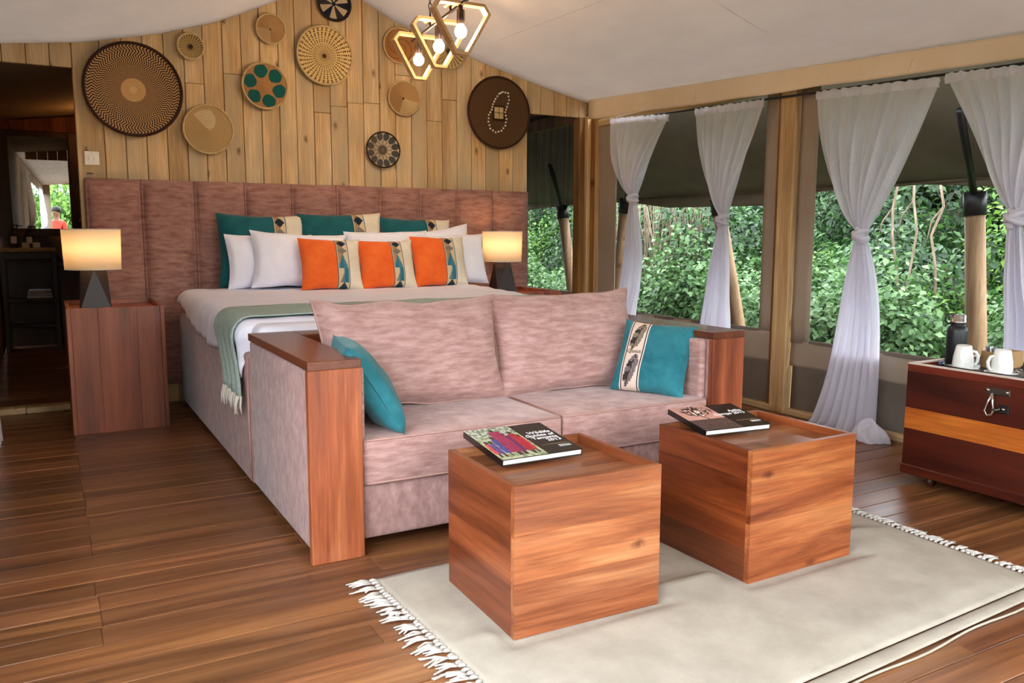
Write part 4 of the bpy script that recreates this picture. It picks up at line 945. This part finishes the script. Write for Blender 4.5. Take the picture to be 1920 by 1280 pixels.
# ------------------------------------------------------------------ curtains tied in knots
def curtain(name, label, up, lo, knot, seed, xbase=3.815, folds=6, puddle=False, sgn=1):
    t = thing(name, label, 'curtain', (xbase, (up[0][1]+up[0][3])/2, 0) if False else (xbase, knot[0], 0), 0, 'knotted sheer curtains')
    def sheet(st, amp, ph, uext=0.):
        zs = list(range(len(st)))
        def cr(vals, q):
            i = min(int(q), len(vals)-2); f = q-i
            p0 = vals[max(i-1, 0)]; p1 = vals[i]; p2 = vals[i+1]; p3 = vals[min(i+2, len(vals)-1)]
            return .5*((2*p1)+(-p0+p2)*f+(2*p0-5*p1+4*p2-p3)*f*f+(-p0+3*p1-3*p2+p3)*f**3)
        def f(u, v):
            q = v*(len(st)-1)
            ya, za, yb, zb = (cr([s[k] for s in st], q) for k in range(4)); A = cr(amp, q)
            w = lerp(ya, yb, u); z = lerp(za, zb, u)
            off = A*math.sin(u*folds*2*PI+ph+1.2*math.sin(u*5+seed))+A*.5*math.sin(u*folds*3.3*PI+seed+v*2)
            xx = xbase-sgn*(A*1.2+off)
            return (xx, w+.3*A*math.sin(u*folds*2*PI+1+seed), max(z, .004))
        return f
    fu = sheet(up, [.007, .018, .03, .028, .014], seed)
    MB().grid(fu, 110, 40).build('drape', MT['curtain'], t, smooth=True)
    hd = MB().grid(lambda u, v: (fu(u, 0)[0]-sgn*(.003+.007*math.sin(v*PI)+.003*math.sin(u*90)), fu(u, 0)[1], fu(u, 0)[2]+lerp(.012, -.035, v)+.003*math.sin(u*70+seed)), 140, 6); hd.build('rod_pocket', MT['curtaintail'], t, smooth=True)
    n_ = len(lo); fl_ = sheet(lo, [.012, .02, .022, .025]+[.03]*(n_-4), seed+2)
    MB().grid(fl_, 80, 44).build('tail', MT['curtaintail'], t, smooth=True)
    ky, kz = knot; mk = MB()
    def lump(dy, dz, r1, r2, sd3):
        def f(u, v):
            a = 2*PI*u; b = PI*(v-.5); d = Vector((math.cos(a)*math.cos(b), math.sin(a)*math.cos(b), math.sin(b)))
            k = 1+.10*math.sin(a*3+d.z*4+sd3)+.07*math.sin(d.z*9+a*2+sd3)
            return (xbase-sgn*.022+d.x*r1*k, ky+dy+d.y*r1*k, kz+dz+d.z*r2*k)
        mk.grid(f, 28, 18)
    lump(0, .012, .036, .040, seed); lump(.014*(-1)**seed, -.026, .027, .026, seed+2); lump(-.016*(-1)**seed, -.012, .025, .024, seed+4)
    for tt, (tl, r_) in enumerate(((.5, .036), (-.6, .034))):
        mk.tube([(xbase-sgn*.022+r_*math.cos(2*PI*k/32), ky+r_*math.sin(2*PI*k/32), kz-.004+tl*r_*math.sin(2*PI*k/32)+.01*tt) for k in range(33)], .0125, 10, caps=False)
    mk.build('knot', MT['curtaintail'], t, smooth=True)
    if puddle:
        def pd(u, v):
            a = 2*PI*u; q = v*PI/2; fo = 1+.15*math.sin(a*4+v*5)+.08*math.sin(a*9+v*7)
            return (xbase-.075+.07*math.cos(a)*math.cos(q)*fo, lo[-1][2]+.005+.095*math.sin(a)*math.cos(q)*fo, .003+.115*math.sin(q)*(.8+.2*math.sin(a*3+1)+.1*math.sin(a*8)))
        MB().grid(pd, 60, 14).build('puddle', MT['curtaintail'], t, smooth=True)
    return t
curtain('sheer_curtain', 'white knotted sheer curtain hanging in the far corner beside the bed', [(5.243, 1.948, 4.561, 1.897), (5.204, 1.785, 4.681, 1.747), (5.132, 1.621, 4.783, 1.606), (5.041, 1.458, 4.869, 1.456), (4.988, 1.365, 4.926, 1.362)],
        [(4.987, 1.32, 4.92, 1.318), (5.003, 1.121, 4.851, 1.12), (5.023, .922, 4.812, .927), (5.068, .678, 4.835, .691), (5.109, .47, 4.878, .489), (5.144, .03, 4.896, .03)], (4.952, 1.345), 1)
curtain('sheer_curtain', 'white knotted sheer curtain beside the pale window post, behind the sofa arm', [(4.303, 1.897, 3.69, 1.876), (4.252, 1.677, 3.767, 1.648), (4.166, 1.464, 3.855, 1.445), (4.084, 1.306, 3.93, 1.3), (4.035, 1.205, 3.978, 1.203)],
        [(4.035, 1.15, 3.975, 1.15), (4.089, .908, 3.938, .912), (4.133, .659, 3.926, .673), (4.16, .471, 3.913, .495), (4.19, .02, 3.904, .02)], (4.008, 1.175), 2)
curtain('sheer_curtain', 'wide white knotted sheer curtain trailing onto the floor near the chest', [(3.31, 1.865, 2.574, 1.825), (3.266, 1.615, 2.676, 1.57), (3.175, 1.375, 2.771, 1.353), (3.069, 1.198, 2.863, 1.193), (2.992, 1.105, 2.932, 1.104)],
        [(2.998, 1.05, 2.928, 1.05), (3.029, .851, 2.863, .859), (3.066, .613, 2.825, .635), (3.113, .337, 2.808, .381), (3.20, .06, 2.80, .11), (3.27, .008, 2.79, .01)], (2.962, 1.08), 3, folds=7, puddle=True)
curtain('sheer_curtain', 'white knotted sheer curtain above the chest, cut by the picture edge', [(2.547, 1.838, 1.994, 1.802), (2.404, 1.58, 2.027, 1.563), (2.314, 1.401, 2.054, 1.383), (2.243, 1.276, 2.09, 1.27), (2.187, 1.185, 2.13, 1.185)],
        [(2.186, 1.13, 2.127, 1.13), (2.172, .89, 2.083, .894), (2.156, .696, 2.044, .706), (2.146, .5, 2.018, .517), (2.135, .02, 1.995, .02)], (2.158, 1.156), 4)
for (y_, lab, sd2) in ((4.80, 'white sheer curtain by the dark doorway, only its hem in view', 5), (.1, 'white knotted sheer curtain on the left wall, seen in the mirror nearer the camera', 6), (-.6, 'white knotted sheer curtain on the left wall, seen in the mirror by the front canvas', 7)):
    st = lambda w, z: (y_+w, z, y_-w, z)
    curtain('sheer_curtain', lab, [st(.33, 1.95), st(.27, 1.7), st(.18, 1.45), st(.08, 1.28), st(.03, 1.2)], [st(.03, 1.16), st(.08, .92), st(.13, .66), st(.17, .4), st(.24, .01)], (y_, 1.18), sd2, xbase=(-.335 if sd2 == 5 else XL+.035), sgn=-1)
rd = tag(MB().tube([(3.828, 5.30, 1.947), (3.828, 1.2, 1.80)], .007, 8).build('curtain_rod', MT['blackm'], None, True), 'dark thin curtain rod under the right canvas valance', 'rod')

# ------------------------------------------------------------------ outside: fly sheet, poles
fly = MB().grid(lambda u, v: (lerp(3.99, 5.02, v), lerp(YF-1, 9.4, u), lerp(2.12, 1.43, v)+.03*math.sin(u*30)*v*(1-v)-.05*math.sin(v*PI)), 60, 8).build('awning_trim', MT['fly'], smooth=True, solid=.005); tag(fly, kind='structure')
MB().tube([(5.02, lerp(YF-1, 9.4, k/60), 1.425+.01*math.sin(k/2)) for k in range(61)], .012, 6).build('hem', MT['fly'], fly, smooth=True)
EDGE = [(-3, 1.33), (2.2, 1.33), (3., 1.375), (3.5, 1.415), (4.3, 1.40), (4.85, 1.315), (6.0, 1.33), (6.8, 1.42), (9.4, 1.36)]
MB().grid(lambda u, v: (5.02+.01*math.sin(u*50), lerp(YF-1, 9.4, u), lerp(1.45, pl(lerp(YF-1, 9.4, u), EDGE), v)), 90, 3).build('scallop', MT['fly'], fly, smooth=True, solid=.004)
def gpole(top, bot, knee, label):
    t = thing('guy_pole', label, 'pole', (bot[0], bot[1], bot[2]), 0, 'awning poles outside')
    MB().tube([bot, tuple(lerp(a, b, .5) for a, b in zip(bot, knee)), knee], [.062, .06, .056], 16).build('timber', MT['pole'], t, smooth=True)
    d = (Vector(knee)-Vector(bot)).normalized(); k = Vector(knee)
    MB().tube([k-d*.05, k+d*.09], .064, 16).build('sleeve', MT['blackm'], t, smooth=True)
    MB().tube([k+d*.05, top], .022, 10).build('steel_arm', MT['blackm'], t, smooth=True)
gpole((4.33, 2.80, 1.75), (4.93, 2.90, -.5), (4.9, 3.03, 1.25), 'tent pole with black sleeve standing behind the tea things')
gpole((4.38, 4.74, 1.63), (4.93, 4.75, -.5), (4.88, 5.20, 1.29), 'leaning tent pole behind the curtain next to the window post')
gpole((4.4, 5.85, 1.65), (4.9, 6.72, -.5), (4.88, 6.48, 1.34), 'tent pole behind the knotted curtain in the far corner')
gpole((4.42, 7.12, 1.78), (4.92, 7.2, -.5), (4.9, 7.62, 1.30), 'leaning dark tent pole seen through the alcove netting beyond the headboard')

# ------------------------------------------------------------------ outside: ground, bank, bushes
def gz(x, y): return -.5+3.0*smooth(0, 1, max((x-6.6)/5.5, (-y-8)/6, (y-15)/6, (-x-6)/6))+.15*nz(x*.6, y*.6, 1)
grd = MB().grid(lambda u, v: (lerp(-20, 20, u), lerp(-22, 26, v), gz(lerp(-20, 20, u), lerp(-22, 26, v))-.1), 80, 90).build('ground', MT['earth'], smooth=True); tag(grd, kind='structure')
def leaves(n, rx, ry, rz, size, seed, droop=.5, wide=.55):
    rs = np.random.RandomState(seed)
    d = rs.normal(size=(n, 3)); d /= np.linalg.norm(d, axis=1)[:, None]; d[:, 2] = np.abs(d[:, 2])*1.1-.15
    lump = 1+.28*np.sin(d[:, 0]*5+seed)*np.sin(d[:, 1]*6+seed*2)+.2*np.sin(d[:, 2]*9+seed)
    rad = (rs.uniform(.62, 1.03, n))*lump
    P = d*rad[:, None]*np.array([rx, ry, rz]); P[:, 2] = np.maximum(P[:, 2], -.1*rz)+.1*rz
    out = d+np.array([0, 0, .5])+rs.normal(scale=.45, size=(n, 3)); out /= np.linalg.norm(out, axis=1)[:, None]
    tng = rs.normal(size=(n, 3))+np.array([0, 0, -droop]); tng -= out*(tng*out).sum(1)[:, None]; tng /= np.linalg.norm(tng, axis=1)[:, None]
    sd_ = np.cross(out, tng); L = size*rs.uniform(.6, 1.3, n)[:, None]; wd = L*wide*.5
    base = P-tng*L*.5; tip = P+tng*L*.5-out*L*.12; l = P+sd_*wd+out*L*.06; r_ = P-sd_*wd+out*L*.06; mid = P+tng*L*.08
    V = np.stack([base, l, tip, r_], 1).reshape(-1, 3)
    me = bpy.data.meshes.new('foliage'); me.vertices.add(len(V)); me.vertices.foreach_set('co', V.ravel())
    I = np.arange(n)*4; tri = np.stack([I, I+1, I+2, I, I+2, I+3], 1).reshape(-1)
    me.loops.add(len(tri)); me.loops.foreach_set('vertex_index', tri.astype(np.int32)); me.polygons.add(2*n); me.polygons.foreach_set('loop_start', np.arange(2*n, dtype=np.int32)*3); me.update(); me.validate()
    return me
FOL = {}
for k in range(3):
    FOL['a%d' % k] = leaves(9000, .95, .95, 1.15, .062, 10+k); FOL['b%d' % k] = leaves(11000, 1.15, 1.15, 1.5, .08, 20+k, 1.2, .5); FOL['c%d' % k] = leaves(11000, .85, .85, .8, .056, 30+k, .2, .75)
for q, m in FOL.items(): m.materials.append(MT['leaf'+q[0]])
def bush(kind, x, y, z, s, rz, label, cat='bush', group=None, v=0, sz=1.):
    t = thing({'a': 'leafy_bush', 'b': 'climbing_thicket', 'c': 'nettle_clump'}[kind], label, cat, (x, y, z), rz, group)
    o = bpy.data.objects.new('foliage', FOL['%s%d' % (kind, v)]); COL.objects.link(o); o.parent = t; o.scale = (s, s, s*sz); o['kind'] = 'stuff'
    rr = random.Random(int(x*100)+int(y*10)); mb = MB()
    for q in range(5):
        a = rr.uniform(0, 2*PI); mb.tube([(.05*math.cos(a), .05*math.sin(a), -.15), (.3*s*math.cos(a), .3*s*math.sin(a), .45*s*sz), (.6*s*math.cos(a+.3), .6*s*math.sin(a+.3), .95*s*sz)], [.022, .015, .006], 6)
    mb.build('stems', MT['bark'], t, True, True)
    return t
rs = random.Random(3)
i = 0
VV = []
for y in np.arange(1.2, 13.5, .82):
    x = 6.15+rs.uniform(-.15, .25); me = FOL['c%d' % (i % 3)]; i += 1
    co = np.empty(len(me.vertices)*3, np.float32); me.vertices.foreach_get('co', co); co = co.reshape(-1, 3); a = rs.uniform(0, 6); sc = rs.uniform(.95, 1.2)
    ca, sa = math.cos(a)*sc, math.sin(a)*sc; zz = sc*rs.uniform(1., 1.35)
    VV.append(np.stack([co[:, 0]*ca-co[:, 1]*sa+x, co[:, 0]*sa+co[:, 1]*ca+y, co[:, 2]*zz+gz(x, y)-.05], 1))
VV = np.concatenate(VV); n4 = len(VV)//4; I = np.arange(n4)*4; tri = np.stack([I, I+1, I+2, I, I+2, I+3], 1).reshape(-1).astype(np.int32)
me = bpy.data.meshes.new('undergrowth'); me.vertices.add(len(VV)); me.vertices.foreach_set('co', VV.ravel()); me.loops.add(len(tri)); me.loops.foreach_set('vertex_index', tri)
me.polygons.add(2*n4); me.polygons.foreach_set('loop_start', np.arange(2*n4, dtype=np.int32)*3); me.update(); me.validate(); me.materials.append(MT['leafc'])
ug = bpy.data.objects.new('undergrowth', me); COL.objects.link(ug); tag(ug, 'pale green knee-high undergrowth massed outside below the netting windows', 'undergrowth', None, 'stuff')
BUSH = [('b', 7.3, 2.9, 'dark bush behind the curtain above the chest'), ('a', 7.4, 4.05, 'bright bush right of the black-sleeved tent pole by the tea things'), ('b', 7.4, 5.2, 'dark bush hung with pale creepers left of the black-sleeved pole'),
        ('a', 7.4, 6.3, 'bright yellow-green bush between window post and wide curtain'), ('b', 7.3, 7.4, 'dark ivied bush behind the window post'), ('b', 7.5, 8.5, 'dark ivied bush right of the dry brushwood, between the two nearer curtains'),
        ('b', 7.6, 9.7, 'dark bush behind the grey dry brushwood'), ('b', 7.5, 10.8, 'dark bush hidden mostly by the corner studs'), ('a', 7.3, 12.0, 'bright bush in the alcove window beside the right lamp'), ('b', 7.5, 13.4, 'dark bush deepest in the alcove window')]
for q, (kind, x, y, lab) in enumerate(BUSH): bush(kind, x, y, gz(x, y)-.1, rs.uniform(1., 1.15), rs.uniform(0, 6), lab, 'bush', None, q % 3, rs.uniform(1.1, 1.3))
for q, (y, lab) in enumerate(((2.2, 'tall thicket up the bank behind the chest curtain'), (4.2, 'tall thicket up the bank behind the creepers'), (6.2, 'tall thicket up the bank behind the wide curtain side of the window post'), (8.4, 'tall thicket up the bank behind the curtain pair'), (10.8, 'tall thicket up the bank behind the far corner curtain'), (13.4, 'tall thicket up the bank at the end of the alcove view'))):
    bush('b', 9.1, y, gz(9.1, y)-.2, 1.25, q*1.3, lab, 'bush', None, q % 3, 1.0)
for k, (x, y, lab) in enumerate(((-.3, -8.5, 'leafy bush straight behind the person in the mirror'), (1.3, -9, 'leafy bush right of the person in the mirror'), (-1.9, -9, 'leafy bush left of the person in the mirror'))): bush('a', x, y+.8, gz(x, y)-.1, 1.7, k, lab, 'bush', None, k, 1.9)
# dry brush and hanging creepers
db = thing('dry_brush', 'grey tangle of dry brushwood between the two nearer curtains outside', 'brushwood', (6.6, 7.9, -.4))
mb = MB()
for k in range(150):
    rr = random.Random(k); x = rr.uniform(-.35, .35); y = rr.uniform(-.55, .55); h = rr.uniform(1.1, 2.2)
    pts = [(x, y, 0)]; 
    for q in range(4): x += rr.uniform(-.1, .06); y += rr.uniform(-.12, .12); pts.append((x, y, h*(q+1)/4+rr.uniform(-.06, .06)))
    mb.tube(pts, [.009, .008, .007, .006, .004], 4)
tag(mb.build('twigs', MT['bark'], db, True, True), kind='stuff')
for k, (x, y, z1, lab) in enumerate(((6.55, 4.78, 2.3, 'thin pale creeper hanging before the dark bush, nearest the wide curtain'), (6.5, 4.55, 2.4, 'longest pale creeper stem hanging in the open window view'), (6.5, 4.28, 2.3, 'pale creeper stem hanging nearest the tent pole'), (6.3, 7.6, 1.6, 'bare pale twig rising among leaves between the two nearer curtains'))):
    rr = random.Random(60+k); pts = []; yy = y
    for q in range(9): yy += rr.uniform(-.045, .045); pts.append((x+rr.uniform(-.05, .05), yy, lerp(z1, .35 if k < 3 else .1, q/8)))
    t = thing('creeper_stem', lab, 'creeper', pts[-1], 0, 'hanging creepers'); MB().tube(pts, .011, 6).build('stem', MT['bark'], t, smooth=True)
    p = Vector(pts[4]); MB().tube([p, p+Vector((.03, .12, -.12)), p+Vector((.02, .16, -.35))], [.008, .007, .004], 5).build('side_shoot', MT['bark'], t, smooth=True)

# ------------------------------------------------------------------ person outside the front window (seen in the mirror)
pr_ = thing('person', 'person with short black hair and red top standing outside, seen in mirror', 'person', (-.19, -3.5, -.03), R(215))
J = {'pel': (0, 0, .93, .13), 'sp': (0, .01, 1.12, .125), 'ch': (0, .01, 1.30, .14), 'ne': (0, 0, 1.45, .055), 'he': (0, -.015, 1.55, .075), 'ht': (0, -.01, 1.63, .085), 'top': (0, 0, 1.69, .06)}
for s_, sg in (('l', 1), ('r', -1)):
    J.update({'sh'+s_: (sg*.17, .01, 1.36, .062), 'el'+s_: (sg*.23, .02, 1.09, .045), 'wr'+s_: (sg*.23, -.05, .86, .032), 'ha'+s_: (sg*.225, -.07, .79, .035), 'fi'+s_: (sg*.22, -.085, .71, .018), 'tm'+s_: (sg*.185, -.09, .77, .012),
              'hp'+s_: (sg*.095, 0, .86, .095), 'kn'+s_: (sg*.10, -.01, .48, .062), 'an'+s_: (sg*.105, .02, .08, .042), 'to'+s_: (sg*.12, -.13, .03, .035)})
ids = {k: i for i, k in enumerate(J)}
E_ = [('pel', 'sp'), ('sp', 'ch'), ('ch', 'ne'), ('ne', 'he'), ('he', 'ht'), ('ht', 'top')]
for s_ in 'lr': E_ += [('ch', 'sh'+s_), ('sh'+s_, 'el'+s_), ('el'+s_, 'wr'+s_), ('wr'+s_, 'ha'+s_), ('ha'+s_, 'fi'+s_), ('ha'+s_, 'tm'+s_), ('pel', 'hp'+s_), ('hp'+s_, 'kn'+s_), ('kn'+s_, 'an'+s_), ('an'+s_, 'to'+s_)]
me = bpy.data.meshes.new('body'); me.from_pydata([J[k][:3] for k in J], [(ids[a], ids[b]) for a, b in E_], [])
bo = bpy.data.objects.new('body', me); COL.objects.link(bo)
bo.modifiers.new('skin', 'SKIN'); 
if not me.skin_vertices: 
    bpy.context.view_layer.objects.active = bo
for k, sv in zip(J, me.skin_vertices[0].data): sv.radius = (J[k][3], J[k][3]*(.75 if k in ('pel', 'sp', 'ch') else 1.)); sv.use_root = (k == 'pel')
ss = bo.modifiers.new('sub', 'SUBSURF'); ss.levels = ss.render_levels = 2
bpy.context.view_layer.update()
me2 = bpy.data.meshes.new_from_object(bo.evaluated_get(bpy.context.evaluated_depsgraph_get())); bo.modifiers.clear(); bo.data = me2; bo.parent = pr_
me2.materials.clear()
for m in ('skin', 'red', 'navycl'): me2.materials.append(MT[m])
for p in me2.polygons:
    c = p.center; p.use_smooth = True; p.material_index = 2 if (c.z < .93 and abs(c.x) < .2 and c.z > .06) else (1 if c.z < 1.42 and (abs(c.x) < .2 or c.z > 1.12) and c.z > .5 else 0)
MB().lathe([(.0, -.03), (.085, -.03), (.098, .0), (.098, .04), (.08, .085), (.04, .105), (0, .11)], 20, (0, .012, 1.64)).build('hair', MT['hair'], pr_, True, True)
for sg in (1, -1): MB().lathe([(0, -.008), (.008, -.004), (.008, .004), (0, .008)], 8, (sg*.03, -.095, 1.615)).build('eye', MT['hair'], pr_, True, True)
MB().tube([(0, -.09, 1.615), (0, -.115, 1.575), (0, -.095, 1.57)], [.008, .014, .01], 8).build('nose', MT['skin'], pr_, True, True)
